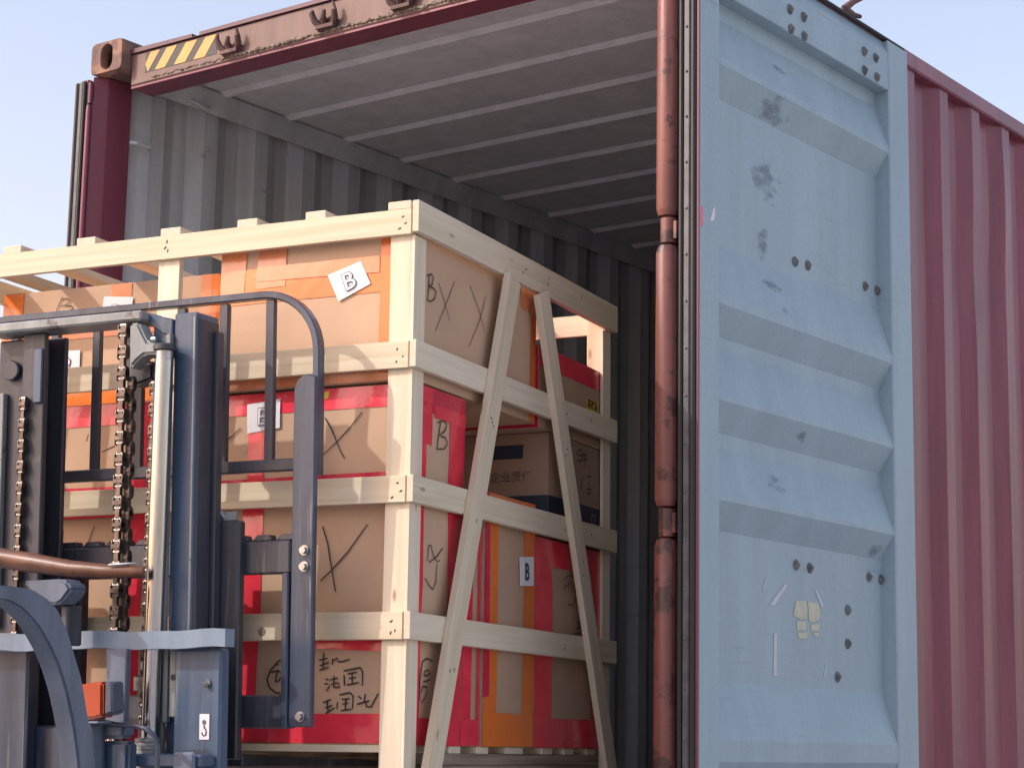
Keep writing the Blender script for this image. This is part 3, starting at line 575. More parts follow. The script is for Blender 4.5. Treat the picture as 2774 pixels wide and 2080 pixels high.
for y in (.10, .66, 1.24):
    board(CR, 'bottom_board', (-CWD, y, -.1105), (-.032, y, -.1105), .09, .018, (0, 0, 1), 'oldwood')
B = MB(); cx, cz = -.428, .299
ko = MB().cyl((cx, .0008, cz), (cx, -.0006, cz), .0115, 16).build('knot_hole', 'oldwood', CR)

# ================================================================ cardboard boxes inside the crate
class CBox:
    """A cartoned load: slightly bulging body; tape, paper and writing are its parts and follow the bulge."""
    def __init__(s, label, x0, x1, y0, y1, z0, z1, bulge=.008, m='card', fold=0., group='cartons packed in the crate', seed=1):
        s.d = (x0, x1, y0, y1, z0, z1); s.b = bulge; s.fold = fold; s.seed = seed
        s.o = Vector(((x0 + x1) / 2, (y0 + y1) / 2, z0)); B = MB(); N = 14
        def face(fn, flip=False):
            v = [fn(i / N, j / N) for j in range(N + 1) for i in range(N + 1)]
            B.add(v, [(j * (N + 1) + i, j * (N + 1) + i + 1, (j + 1) * (N + 1) + i + 1, (j + 1) * (N + 1) + i) for j in range(N) for i in range(N)])
        L = lambda a, b, t: a + (b - a) * t
        face(lambda u, v: s.P('f', L(x0, x1, u), L(z0, z1, v), 0)); face(lambda u, v: s.P('r', L(y0, y1, u), L(z0, z1, v), 0))
        face(lambda u, v: s.P('t', L(x0, x1, u), L(y0, y1, v), 0))
        q = lambda *p: [Vector(a) - s.o for a in p]
        B.add(q((x0, y1, z0), (x1, y1, z0), (x1, y1, z1), (x0, y1, z1)), [(0, 1, 2, 3)]); B.add(q((x0, y0, z0), (x0, y1, z0), (x0, y1, z1), (x0, y0, z1)), [(0, 1, 2, 3)])
        B.add(q((x0, y0, z0), (x1, y0, z0), (x1, y1, z0), (x0, y1, z0)), [(0, 1, 2, 3)])
        me = B.mesh('cardboard_box', m)
        bm = bmesh.new(); bm.from_mesh(me); bmesh.ops.remove_doubles(bm, verts=bm.verts, dist=2e-4); bmesh.ops.recalc_face_normals(bm, faces=bm.faces); bm.to_mesh(me); bm.free()
        me.set_sharp_from_angle(angle=R(40))
        s.ob = bpy.data.objects.new('cardboard_box', me); COL.objects.link(s.ob); s.ob.matrix_world = KM @ Matrix.Translation(s.o)
        tag(s.ob, label, 'cardboard box', group)
    def P(s, face, a, b, off):
        """point on a face: f (x, z), r (y, z), t (x, y), moved out by the bulge and by off"""
        x0, x1, y0, y1, z0, z1 = s.d
        A = {'f': (x0, x1, z0, z1), 'r': (y0, y1, z0, z1), 't': (x0, x1, y0, y1)}[face]
        u = min(1, max(0, (a - A[0]) / (A[1] - A[0]))); v = min(1, max(0, (b - A[2]) / (A[3] - A[2])))
        e = (math.sin(math.pi * u) * math.sin(math.pi * v)) ** .7
        h = s.b * e * (1 + .7 * noise.noise((u * 2.3 + s.seed, v * 2.1, s.seed * 1.7)))
        if face == 'r' and s.fold: h += s.fold * math.sin(u * 13 + v * 2.2) * e
        h += off
        if face == 'f': p = (a, y0 - h, b)
        elif face == 'r': p = (x1 + h * .8, a, b)
        else: p = (a, b, z1 + h * .6)
        return Vector(p) - s.o
    def sheet(s, name, m, face, quad, off, n=10, k=6, wr=.0):
        """a conforming quad: tape or paper"""
        B = MB()
        (a0, b0), (a1, b1), (a2, b2), (a3, b3) = quad; v = []
        for j in range(k + 1):
            for i in range(n + 1):
                u, w = i / n, j / k; a = (a0 * (1 - u) + a1 * u) * (1 - w) + (a3 * (1 - u) + a2 * u) * w; b = (b0 * (1 - u) + b1 * u) * (1 - w) + (b3 * (1 - u) + b2 * u) * w
                v.append(s.P(face, a, b, off + wr * abs(noise.noise((a * 30, b * 30, s.seed)))))
        B.add(v, [(j * (n + 1) + i, j * (n + 1) + i + 1, (j + 1) * (n + 1) + i + 1, (j + 1) * (n + 1) + i) for j in range(k) for i in range(n)])
        return B.build(name, m, s.ob)
    def tape(s, face, a0, a1, b0, b1, m='red_tape', off=.0014, jit=.004):
        j = lambda: random.uniform(-jit, jit)
        A = s.d
        lo_a, hi_a = (A[0], A[1]) if face in 'ft' else (A[2], A[3]); lo_b, hi_b = (A[4], A[5]) if face in 'fr' else (A[2], A[3])
        c = lambda p: (min(hi_a, max(lo_a, p[0])), min(hi_b, max(lo_b, p[1])))
        q = (c((a0 + j(), b0 + j())), c((a1 + j(), b0 + j())), c((a1 + j(), b1 + j())), c((a0 + j(), b1 + j())))
        n = max(3, int(abs(a1 - a0) / .03)); k = max(3, int(abs(b1 - b0) / .03))
        return s.sheet('tape', m, face, q, off, n, k, .0016)
    def ribbon(s, name, m, face, strokes, w, off=.0035):
        B = MB()
        for st in strokes:
            pts = []
            for i in range(len(st) - 1):               # resample so that the ink follows the bulge
                a, b = Vector(st[i]), Vector(st[i + 1]); n = max(1, int((b - a).length / .012))
                pts += [a.lerp(b, t / n) for t in range(n)]
            pts.append(Vector(st[-1])); v = []
            for i, p in enumerate(pts):
                d = pts[min(i + 1, len(pts) - 1)] - pts[max(i - 1, 0)]; d = d.normalized() if d.length > 1e-6 else Vector((1, 0)); nn = Vector((-d.y, d.x)) * w / 2 * (1 - .45 * abs(i / max(1, len(pts) - 1) - .4))
                v += [s.P(face, p.x + nn.x, p.y + nn.y, off), s.P(face, p.x - nn.x, p.y - nn.y, off)]
            B.add(v, [(2 * i, 2 * i + 1, 2 * i + 3, 2 * i + 2) for i in range(len(pts) - 1)])
        return tag(B.build(name, m, s.ob, smooth=False), kind='stuff')
    def print_text(s, name, m, face, body, size, at, rot=0., off=.0035, offset=0., shear=0., parent=None, sx=1.):
        v2, f2 = text_verts(body, size, offset); c, q = math.cos(rot), math.sin(rot)
        v = []
        for x, y in v2:
            x *= sx; y += shear * x; v.append(s.P(face, at[0] + x * c - y * q, at[1] + x * q + y * c, off))
        B = MB(); B.add(v, f2); return B.build(name, m, parent or s.ob, smooth=False)
    def paper_B(s, face, quad, rot=0., size=None, sx=1., bold=False):
        lab = s.sheet('paper_label', 'paper', face, quad, .005, 6, 6, .002)
        cx = sum(p[0] for p in quad) / 4; cz = sum(p[1] for p in quad) / 4; size = (size or .06) * 1.08
        c, q = math.cos(rot), math.sin(rot); ox, oz = -.30 * size * sx, -.36 * size
        at = (cx + ox * c - oz * q, cz + ox * q + oz * c)
        if bold: s.print_text('printed_letter', 'print', face, 'B', size, at, rot, .0078, .0016, parent=lab, sx=sx)
        else:
            s.print_text('printed_letter', 'print', face, 'B', size, at, rot, .0078, .0024, parent=lab, sx=sx)
            s.print_text('letter_fill', 'paper', face, 'B', size, at, rot, .0085, .0004, parent=lab, sx=sx)
        return lab

random.seed(5)
# --- the stack behind the right-hand half of the front: three red-taped cartons and an orange-taped one on top
F = CBox('bottom red-taped carton with three lines of black Chinese handwriting', -.905, -.032, .060, .345, .0185, .326, .005, seed=2)
F.tape('f', -.905, -.032, .0185, .092); F.tape('f', -.905, -.845, .02, .326); F.tape('f', -.535, -.474, .02, .326, off=.0022)
F.sheet('tape', 'red_tape', 'f', ((-.40, .262), (-.032, .246), (-.032, .326), (-.40, .326)), .0016, 12, 4, .001)
F.tape('r', .052, .112, .02, .326); F.tape('r', .265, .345, .02, .326); F.tape('r', .052, .345, .0185, .086, off=.002)
F.ribbon('handwriting', 'ink', 'f', STROKES['F_front'], .0046); F.ribbon('handwriting', 'ink', 'r', STROKES['F_side'], .0042)
E_ = CBox('red-taped carton second from the bottom with a long black marker cross', -.905, -.032, .060, .345, .3275, .647, .006, seed=3)
E_.tape('f', -.905, -.845, .33, .647); E_.tape('f', -.53, -.472, .33, .647); E_.tape('r', .052, .117, .33, .647); E_.tape('r', .25, .345, .33, .647)
E_.ribbon('handwriting', 'ink', 'f', STROKES['E_front'], .0042); E_.ribbon('handwriting', 'ink', 'r', STROKES['E_side'], .0036)
C_ = CBox('red-taped carton under the big orange-taped one, white B paper on its front', -.905, -.032, .060, .345, .6485, .929, .006, fold=.003, seed=4)
C_.tape('f', -.905, -.032, .868, .929); C_.tape('f', -.905, -.845, .65, .929, off=.002); C_.tape('f', -.524, -.472, .65, .929, off=.0024); C_.tape('f', -.905, -.032, .6485, .70, m='red_tape2')
C_.tape('r', .052, .118, .65, .929); C_.tape('r', .245, .345, .65, .929); C_.tape('r', .06, .15, .78, .929, off=.0022); C_.tape('r', .052, .345, .862, .929, m='red_tape2', off=.002); C_.tape('r', .16, .345, .85, .885, off=.0026)
C_.ribbon('handwriting', 'ink', 'f', STROKES['C_front'], .0036); C_.ribbon('handwriting', 'ink', 'r', STROKES['C_side'], .0042)
C_.paper_B('f', ((-.525, .822), (-.425, .832), (-.428, .910), (-.53, .900)), R(1), .06)
C_.sheet('yellow_sticker', 'lemon', 'f', ((-.36, .895), (-.285, .902), (-.283, .921), (-.358, .914)), .003, 3, 2)
A_ = CBox('big carton with wide orange tape and a tilted white B paper', -.622, -.032, .045, .80, .935, 1.318, .011, fold=.006, seed=5)
A_.tape('f', -.622, -.032, 1.168, 1.262, m='or_tape'); A_.tape('f', -.622, -.54, 1.19, 1.318, m='or_thin', off=.0022); A_.tape('f', -.505, -.415, 1.205, 1.318, m='or_thin', off=.0026); A_.tape('f', -.134, -.032, .94, 1.318, m='or_tape', off=.003)
A_.tape('f', -.622, -.588, .94, 1.19, m='or_thin', off=.0022); A_.tape('f', -.622, -.032, .935, .962, m='or_thin', off=.0034); A_.tape('f', -.50, -.134, 1.225, 1.268, m='or_thin', off=.0036)
A_.tape('r', .757, .80, .94, 1.318, m='or_tape'); A_.tape('r', .69, .80, 1.25, 1.318, m='or_thin', off=.002)
A_.ribbon('handwriting', 'ink', 'r', STROKES['A_side'][:2], .0046); A_.ribbon('pen_mark', 'inkthin', 'r', STROKES['A_side'][2:], .0028)
A_.paper_B('f', ((-.251, 1.153), (-.157, 1.192), (-.188, 1.255), (-.285, 1.226)), R(21), .062)
# --- left half of the front
H_ = CBox('carton at the lower left behind the forklift mast, bottom of its stack', -1.46, -.912, .060, .40, .0185, .326, .005, seed=6)
H_.tape('f', -1.46, -.912, .0185, .09); H_.tape('f', -1.222, -.164 - 1.0, .02, .326)
G_ = CBox('carton on the left seen between the chains, second from the bottom', -1.46, -.912, .060, .40, .3275, .647, .005, seed=7)
G_.tape('f', -1.222, -1.164, .33, .647); G_.ribbon('handwriting', 'ink', 'f', STROKES['G_front'], .0036); G_.tape('f', -1.46, -.912, .615, .647)
D_ = CBox('red-taped carton on the left seen through the load guard bars below the orange-taped one', -1.46, -.912, .060, .40, .6485, .931, .005, seed=8)
D_.tape('f', -1.46, -.912, .868, .931); D_.tape('f', -1.222, -1.164, .65, .931, off=.002); D_.tape('f', -1.46, -.912, .6485, .70, m='red_tape2')
D_.paper_B('f', ((-1.225, .832), (-1.132, .85), (-1.144, .924), (-1.235, .915)), R(4), .066)
B_ = CBox('carton with orange corner tape set back under the top slats on the left', -1.462, -.706, .18, .56, .933, 1.302, .005, seed=9)
B_.tape('f', -1.462, -1.392, .94, 1.302, m='or_tape'); B_.tape('f', -1.078, -1.010, 1.262, 1.302, m='or_thin'); B_.tape('f', -.738, -.706, .94, 1.302, m='or_tape'); B_.tape('f', -.775, -.738, 1.13, 1.302, m='or_thin')
B_.tape('f', -1.462, -.706, .955, 1.0, m='or_tape', off=.002); B_.tape('f', -1.462, -.706, 1.148, 1.166, m='or_tape', off=.0016); B_.tape('t', -1.462, -1.392, .18, .5, m='or_tape'); B_.tape('t', -1.078, -1.010, .18, .4, m='or_thin')
B_.ribbon('handwriting', 'inkthin', 'f', [[(-1.248, 1.278), (-1.259, 1.256), (-1.268, 1.234)], [(-1.254, 1.271), (-1.231, 1.273), (-1.22, 1.265), (-1.232, 1.254), (-1.252, 1.251)], [(-1.236, 1.252), (-1.213, 1.249), (-1.208, 1.24), (-1.231, 1.233)]], .0036)
B_.paper_B('f', ((-1.108, 1.172), (-1.008, 1.17), (-.999, 1.257), (-1.100, 1.267)), R(-3), .062); B_.paper_B('f', ((-1.265, 1.03), (-1.173, 1.025), (-1.172, 1.116), (-1.265, 1.12)), R(-4), .068)
# --- along the right side, behind the red stack
N_ = CBox('narrow kraft carton with a red foot wedged behind the red-taped stack', -.34, -.034, .349, .465, .0185, .65, .003, m='card2', seed=10)
N_.tape('r', .349, .405, .02, .65); N_.tape('r', .349, .465, .0185, .088, off=.002); N_.tape('r', .438, .465, .02, .65, m='red_tape')
I_ = CBox('tall narrow carton with orange edges and an upright white B paper', -.36, -.028, .469, .80, .0185, .70, .006, m='card2', seed=11)
I_.tape('r', .469, .552, .02, .70, m='or_tape'); I_.tape('r', .722, .80, .02, .70, m='or_tape'); I_.tape('r', .469, .80, .0185, .11, m='or_tape', off=.002); I_.tape('r', .469, .80, .672, .70, m='or_tape', off=.002); I_.tape('t', -.36, -.028, .469, .80, m='or_tape')
I_.tape('r', .469, .50, .15, .70, m='red_tape2', off=.0026)
I_.paper_B('r', ((.683, .46), (.784, .468), (.782, .55), (.68, .54)), 0, .062, .9, True)
J_ = CBox('red-edged carton in the far lower corner with a circled pen mark', -.40, -.030, .806, 1.312, .0185, .612, .006, m='card2', seed=12)
J_.tape('r', .806, .925, .02, .612); J_.tape('r', .806, 1.312, .535, .612, off=.002); J_.tape('r', 1.22, 1.312, .02, .612, off=.0026); J_.tape('r', .806, 1.312, .0185, .10, m='red_tape', off=.002); J_.tape('r', 1.06, 1.115, .53, .612, m='or_tape', off=.0034)
J_.ribbon('pen_mark', 'inkthin', 'r', STROKES['J_side'], .0036)
Kx = CBox('printed carton with dark navy foot band and Chinese lettering', -.42, -.034, .905, 1.31, .6145, .926, .004, m='card_shaded', seed=13)
Kx.sheet('printed_band', 'navy', 'f', ((-.42, .6145), (-.034, .6145), (-.034, .742), (-.42, .742)), .0012); Kx.sheet('printed_band', 'navy', 'r', ((.905, .6145), (1.31, .6145), (1.31, .742), (.905, .742)), .0012)
Kx.sheet('printed_panel', 'navy', 'f', ((-.26, .852), (-.115, .852), (-.113, .893), (-.26, .893)), .0012)
Kx.print_text('printed_text', 'glyph', 'f', '·企业责任', .034, (-.228, .787), 0, .002, .0004)
Kx.ribbon('printed_marks', 'ink', 'r', STROKES['K_side'], .0042, .002)
Kx.print_text('printed_text', 'paledot', 'r', 'CNO', .046, (1.222, .722), R(-90), .003, 0, sx=.8)
L_ = CBox('carton with a wide red top band and a small yellow sticker, topmost at the back', -.44, -.032, .826, 1.31, .9285, 1.172, .004, m='card2', seed=14)
L_.tape('r', .826, 1.31, 1.112, 1.172); L_.tape('t', -.44, -.032, .826, 1.31, m='red_tape'); L_.tape('f', -.44, -.032, 1.1, 1.172); L_.tape('f', -.44, -.032, .93, 1.1, m='red_tape2')
ys = L_.sheet('yellow_sticker', 'lemon', 'r', ((1.172, 1.03), (1.27, 1.034), (1.272, 1.074), (1.175, 1.07)), .0022, 4, 3)
L_.print_text('printed_text', 'ink', 'r', '易碎品', .030, (1.182, 1.046), 0, .0032, .0008, parent=ys, sx=.92)
# ================================================================ forklift (root on the ground; the mast leans back 2 degrees)
FR = Matrix.Translation((2.1208, -.8265, 0)) @ Matrix.Rotation(R(11.953), 4, 'Z')
FL = empty('forklift', FR)
tag(FL, 'slate blue forklift with raised black mast, lift chains and barred load guard', 'forklift')
FKM = Matrix.Translation((2.1208, -.8265, 1.6669)) @ Euler((R(2.0), R(-.406), R(11.953)), 'XYZ').to_matrix().to_4x4() @ Matrix.Scale(1.0296, 4)
TM = FR.inverted() @ FKM
def fb(B, name, m, parent=None, bevel=0, seg=1, smooth=True): return B.build(name, m, parent or FL, bevel, seg, smooth, TM)
XC = -.66
# --- load guard: bent frame, bars, bottom rail, side plates
pts = []; xr, zt, rad = -.1525, 1.1165, .152
half = [(xr, 0, .66), (xr, 0, zt - rad)] + [(xr - rad + rad * math.cos(a), 0, zt - rad + rad * math.sin(a)) for a in [math.pi / 2 * i / 9 for i in range(1, 10)]]
mir = [(2 * XC - .09 - x, y, z) for x, y, z in half]
lg = fb(MB().tube(half + mir[::-1], 0, sq=(.030, .019), ref=(0, 1, 0)), 'load_guard', 'fl_plate', bevel=.003)
for x in (-1.21, -1.077, -.945, -.813, -.679, -.552, -.425, -.289):
    fb(MB().box(x - .0125, x + .0125, -.008, .008, .694, 1.104), 'guard_bar', 'fl_dark', lg, bevel=.002)
fb(MB().box(-1.25, -.200, -.012, .014, .6745, .7045), 'guard_rail', 'fl_dark', lg, bevel=.003)
for sg in (1, -1):
    X = lambda x: x if sg == 1 else 2 * XC - .09 - x
    poly = [(X(a), b) for a, b in ((-.206, .058), (-.145, .058), (-.141, .90), (-.172, .905), (-.192, .893), (-.202, .872))]
    sp = fb(MB().prism(poly, lambda u, v, s: (u, -.034 + .02 * s, v)), 'side_plate', 'fl_plate', lg, bevel=.003)
    if sg == 1:
        for x, z in ((-.166, .477), (-.166, .438), (-.172, .083)):
            B = MB(); B.cyl((x, -.034, z), (x, -.037, z), .0125, 16); B.cyl((x, -.037, z), (x, -.047, z), .0098, 6, .009); fb(B, 'bolt', 'steel', sp)
# --- fork carriage
ca = fb(MB().box(-1.115, -.207, -.034, .006, .423, .503), 'carriage_bar', 'fl_dark', bevel=.004)
x = -1.10
while x < -.22:
    w = .078 if random.random() < .7 else .055
    fb(MB().prism([(x, .5035), (x + w, .5035), (x + w - .004, .518), (x + .014, .518)], lambda u, v, s: (u, -.03 + .03 * s, v)), 'carriage_tooth', 'fl_dark', ca, bevel=.002); x += w + .014
fb(MB().box(-1.115, -.207, -.034, .006, .054, .133), 'carriage_bar', 'fl_dark', bevel=.004)
for sg in (1, -1):
    X = lambda x: x if sg == 1 else 2 * XC - x
    a, b = sorted((X(-.445), X(-.332)))
    fb(MB().box(a, b, -.062, -.035, -.02, .553), 'carriage_plate', 'fl_dark', bevel=.004)
    a, b = sorted((X(-.226), X(-.2075)))
    fb(MB().box(a, b, -.040, -.006, .054, .424), 'carriage_end', 'fl_plate', bevel=.003)
    xf = -.47 if sg == 1 else -.90
    fk = fb(MB().box(xf - .05, xf + .05, .007, .045, -.16, .50), 'fork', 'fl_dark', bevel=.006)
    MB().prism([(.09, 1.622), (1.10, 1.622), (1.10, 1.634), (.09, 1.655)], lambda u, v, s: (xf - .05 + .1 * s, u, v)).build('fork_blade', 'fl_dark', fk, bevel=.003)
B = MB(); B.tube([(-.43, -.045, .556), (-.418, -.05, .578), (-.400, -.05, .572), (-.384, -.05, .556)], .011, 8); fb(B, 'hose_fitting', 'steel')
B = MB(); B.box(-.386, -.350, -.055, -.04, .5535, .576); fb(B, 'hose_clip', 'fl_beam', bevel=.002)
# --- mast rails
def channel(x0, x1, y0, y1, t, inner):
    """U-shaped rail section, open towards the middle of the mast"""
    if inner > 0: return [(x0, y0), (x1, y0), (x1, y1), (x0, y1), (x0, y1 - t), (x1 - t, y1 - t), (x1 - t, y0 + t), (x0, y0 + t)]
    return [(x0, y0), (x1, y0), (x1, y0 + t), (x0 + t, y0 + t), (x0 + t, y1 - t), (x1, y1 - t), (x1, y1), (x0, y1)]
rr_ = fb(MB().prism(channel(-.466, -.401, -.162, -.064, .016, 1), lambda u, v, s: (u, v, -1.55 + s * (2.606 if v > -.15 else 2.607))), 'mast_rail', 'fl_blue', bevel=.003)
fb(MB().prism([(-.4008, -.155), (-.3965, -.150), (-.3965, -.07), (-.4008, -.066)], lambda u, v, s: (u, v, -1.5 + s * 2.54)), 'rail_web', 'fl_dark', rr_)
fb(MB().box(-.3965, -.383, -.095, -.066, -1.5, 1.018), 'rail_flange', 'fl_dark', rr_, bevel=.003)
fb(MB().box(-.481, -.4672, -.176, -.160, -.9, 1.005), 'slide_strip', 'fl_beam', rr_, bevel=.002)
fb(MB().box(-.4075, -.4030, -.1665, -.1625, .285, 1.045), 'rail_glint', 'fl_beam', rr_)  # pale strip painting the highlight along the rail's edge
lr = fb(MB().prism(channel(-.925, -.855, -.162, -.064, .016, -1), lambda u, v, s: (u, v, -1.55 + s * 2.59)), 'mast_rail', 'fl_dark', bevel=.003)
fb(MB().box(-1.01, -.926, -.150, -.066, -1.5, 1.03), 'rail_flange', 'fl_dark', lr, bevel=.004)
fb(MB().cyl((-.962, -.152, .95), (-.962, -.164, .95), .026, 24), 'mast_roller', 'fl_plate', lr, bevel=.003)
fb(MB().box(-1.0, -.976, -.168, -.1505, .30, .892), 'slide_strip', 'fl_beam', lr, bevel=.002)
fb(MB().box(-.885, -.858, -.170, -.1625, .86, 1.0), 'rail_pad', 'fl_blue', lr, bevel=.003)
# top tie beam and the bracket over the lift cylinder
fb(MB().box(-1.03, -.539, -.20, -.10, 1.0415, 1.0665), 'tie_beam', 'fl_beam', bevel=.005)
fb(MB().prism([(-.5385, 1.062), (-.47, 1.044), (-.47, 1.0), (-.50, 1.01), (-.5385, 1.036)], lambda u, v, s: (u, -.165 + .06 * s, v)), 'tie_bracket', 'fl_blue', bevel=.003)
B = MB(); B.prism([(-.563, 1.032), (-.537, 1.033), (-.526, 1.011), (-.509, .983), (-.490, .977), (-.464, .974), (-.460, .948), (-.491, .951), (-.518, .952), (-.538, .939), (-.560, .917)], lambda u, v, s: (u, -.215 + .05 * s, v))
fb(B, 'cylinder_head', 'fl_beam', bevel=.006, seg=2)
fb(MB().box(-.53, -.468, -.160, -.12, .95, 1.035), 'head_backing', 'fl_blue', bevel=.004)
fb(MB().cyl((-.489, -.222, .986), (-.478, -.222, .986), .0055, 8), 'grease_nipple', 'steel')
fb(MB().prism([(-.614, 1.036), (-.571, 1.035), (-.568, .942), (-.528, .945), (-.53, .899), (-.558, .892), (-.589, .885), (-.608, .895), (-.617, .946)], lambda u, v, s: (u, -.158 + .05 * s, v)), 'chain_pulley', 'fl_dark', bevel=.008, seg=2)
fb(MB().box(-.640, -.600, -.13, -.10, .985, 1.04), 'pulley_bracket', 'fl_dark', bevel=.006)
# lift cylinder
ro = fb(MB().cyl((-.4675, -.2, .936), (-.4845, -.2, .035), .0222, 28), 'lift_cylinder', 'chrome')
fb(MB().cyl((-.4670, -.2, .958), (-.4674, -.2, .9365), .0208, 28), 'rod_collar', 'steel', ro)
fb(MB().cyl((-.4672, -.2, .975), (-.4672, -.2, .9585), .028, 24), 'rod_seat', 'fl_dark', ro, bevel=.003)
B = MB()
for k in range(5): B.cyl((-.490, -.2, .034 - k * .009), (-.490, -.2, .0262 - k * .009), .031 - .001 * (k % 2), 20)
B.cyl((-.49, -.2, .0), (-.49, -.2, -1.4), .029, 20); fb(B, 'cylinder_foot', 'fl_beam', ro)
# --- lift chains: pins and blocks, with every outer link a piece of its own
def chain(x0, x1, y, z0, z1, w, pitch=.0262):
    n = int((z0 - z1) / pitch); B = MB(); lk = MB()
    lk.prism([(math.cos(t) * .0105 * (1 - .30 * abs(math.cos(t)) ** 6), (pitch * .98 if math.sin(t) > 0 else -pitch * .98) * .5 * (abs(math.sin(t)) ** .7) * 1.45) for t in (2 * math.pi * i / 12 for i in range(12))], lambda u, v, s: ((-w / 2 + .0035 * s), u, v))
    lk.prism([(math.cos(t) * .0105, (1 if math.sin(t) > 0 else -1) * pitch * .71 * (abs(math.sin(t)) ** .7)) for t in (2 * math.pi * i / 12 for i in range(12))], lambda u, v, s: (w / 2 - .0035 * s, u, v))
    lk.box(-w / 2, w / 2, -.0085, .0085, -pitch * .22, pitch * .22)
    lme = lk.mesh('link', 'chain', bevel=.0012)
    for i in range(n + 1):
        t = i / n; B.cyl((x0 + (x1 - x0) * t - w * .3, y, z0 + (z1 - z0) * t), (x0 + (x1 - x0) * t + w * .3, y, z0 + (z1 - z0) * t), .0065, 8)
    B.tube([(x0, y, z0), (x1, y, z1)], 0, sq=(w * .42, .012), ref=(1, 0, 0))
    c = fb(B, 'lift_chain', 'chain')
    for i in range(0, n, 2):
        t = (i + .5) / n; link('link', lme, c, TM @ Matrix.Translation((x0 + (x1 - x0) * t, y, z0 + (z1 - z0) * t)) @ Matrix.Rotation(random.uniform(-.05, .05), 4, 'Z'))
    return c
chain(-.588, -.594, -.20, 1.03, .0, .028)
chain(-.571, -.577, -.185, .90, .0, .018)
chain(-.508, -.518, -.18, .885, .03, .021)
chain(-.908, -.914, -.172, .872, .10, .021)
fb(MB().cyl((-.515, -.18, .247), (-.515, -.18, .225), .012, 12), 'chain_anchor', 'chain'); fb(MB().box(-.537, -.512, -.2, -.17, .143, .18), 'anchor_nut', 'steel', bevel=.003)
fb(MB().box(-.945, -.885, -.20, -.15, .10, .155), 'chain_anchor', 'fl_plate', bevel=.004)
# --- outer mast, seen below the cross member
cm = MB(); v = []; n = 26
for i in range(n + 1):
    x = -1.12 + (.87) * i / n; wv = .0022 * math.sin(x * 17) + .0015 * math.sin(x * 41 + 1)
    v += [(x, -.246, .243 + wv), (x, -.246, .2845 + wv), (x, -.206, .2845 + wv), (x, -.206, .243 + wv)]
cm.add(v, [(i * 4 + j, i * 4 + (j + 1) % 4, i * 4 + 4 + (j + 1) % 4, i * 4 + 4 + j) for i in range(n) for j in range(4)] + [(0, 1, 2, 3), (n * 4 + 3, n * 4 + 2, n * 4 + 1, n * 4)])
fb(cm, 'cross_member', 'fl_light', bevel=0)
op = fb(MB().box(-.418, -.287, -.204, -.165, -1.55, .2425), 'outer_mast', 'fl_blue', bevel=.006)
fb(MB().box(-.439, -.4205, -.192, -.166, .083, .2423), 'mast_strip', 'fl_beam', op, bevel=.002); fb(MB().box(-.461, -.448, -.188, -.17, .07, .2423), 'mast_strip', 'fl_beam', op, bevel=.002)
fb(MB().cyl((-.4275, -.190, .176), (-.4275, -.1930, .176), .0075, 14), 'hole', 'rubber', op)
B = MB(); B.cyl((-.322, -.2045, .162), (-.322, -.2085, .162), .009, 12); B.cyl((-.322, -.2085, .158), (-.322, -.214, .156), .006, 6); fb(B, 'bolt', 'bolt', op)
pl_ = fb(MB().box(-.3425, -.3155, -.2060, -.2048, .032, .091), 'label_plate', 'paper', op)
hk = [(-.329, -.2070, .066), (-.329, -.2070, .060)] + [(-.3290 + .006 * math.sin(a), -.2070, .050 + .009 * math.cos(a)) for a in [i * math.pi * 1.45 / 10 for i in range(11)]]
fb(MB().tube(hk, 0, sq=(.0026, .0006), ref=(1, 0, 0)), 'hook_symbol', 'print', pl_, smooth=False)
fb(MB().cyl((-.329, -.2062, .072), (-.329, -.2068, .072), .0055, 14), 'ring_symbol', 'glyph', pl_)
fb(MB().box(-.492, -.299, -.262, -.205, -.030, -.001), 'mast_shelf', 'fl_blue', bevel=.004)
fb(MB().box(-.37, -.31, -.275, -.2625, -.04, .006), 'mast_lug', 'fl_guard', bevel=.006)
fb(MB().box(-1.06, -.845, -.204, -.165, -1.55, .2425), 'outer_mast', 'fl_plate', bevel=.006)  # left side in darker paint than the right, standing in for shade
fb(MB().box(-.97, -.72, -.16, -.10, -.6, .06), 'mast_plate', 'fl_plate', bevel=.006)
fb(MB().box(-.86, -.30, -.20, -.17, -1.5, -.35), 'mast_plate', 'fl_dark', bevel=.006)
# --- brown hose, lamps and brackets in front of the mast
B = MB(); B.tube([(-1.02, -.30, .484), (-.95, -.29, .474), (-.88, -.28, .466), (-.773, -.28, .4495), (-.669, -.28, .4335), (-.567, -.28, .4255), (-.50, -.275, .4225), (-.47, -.262, .4215)], [.025, .0245, .0242, .0238, .0205, .0165, .0145, .0135], 16)
fb(B, 'thick_hose', 'brown_tube'); fb(MB().tube([(-.545, -.297, .4385), (-.51, -.288, .4400), (-.482, -.276, .4425)], [.002, .004, .0015], 6), 'hose_glint', 'steel')  # the thin bright sliver paints the highlight at the hose's end
fb(MB().prism([(-.741, .402), (-.629, .405), (-.611, .399), (-.597, .380), (-.623, .351), (-.640, .343), (-.677, .349), (-.705, .371)], lambda u, v, s: (u, -.37 + .07 * s, v)), 'work_lamp', 'fl_guard', bevel=.007, seg=2)
fb(MB().box(-.655, -.635, -.33, -.27, .25, .345), 'lamp_arm', 'fl_dark', bevel=.004)
fb(MB().prism([(-.573, .2425), (-.512, .2425), (-.514, .06), (-.565, .06)], lambda u, v, s: (u, -.262 + .02 * s, v)), 'lamp_bracket', 'fl_guard', bevel=.003)
ln = fb(MB().prism([(-.564, .158), (-.506, .166), (-.490, .166), (-.488, .088), (-.505, .083), (-.544, .079), (-.560, .088)], lambda u, v, s: (u, -.385 + .055 * s, v)), 'signal_lamp', 'orange_lens', bevel=.006, seg=2)
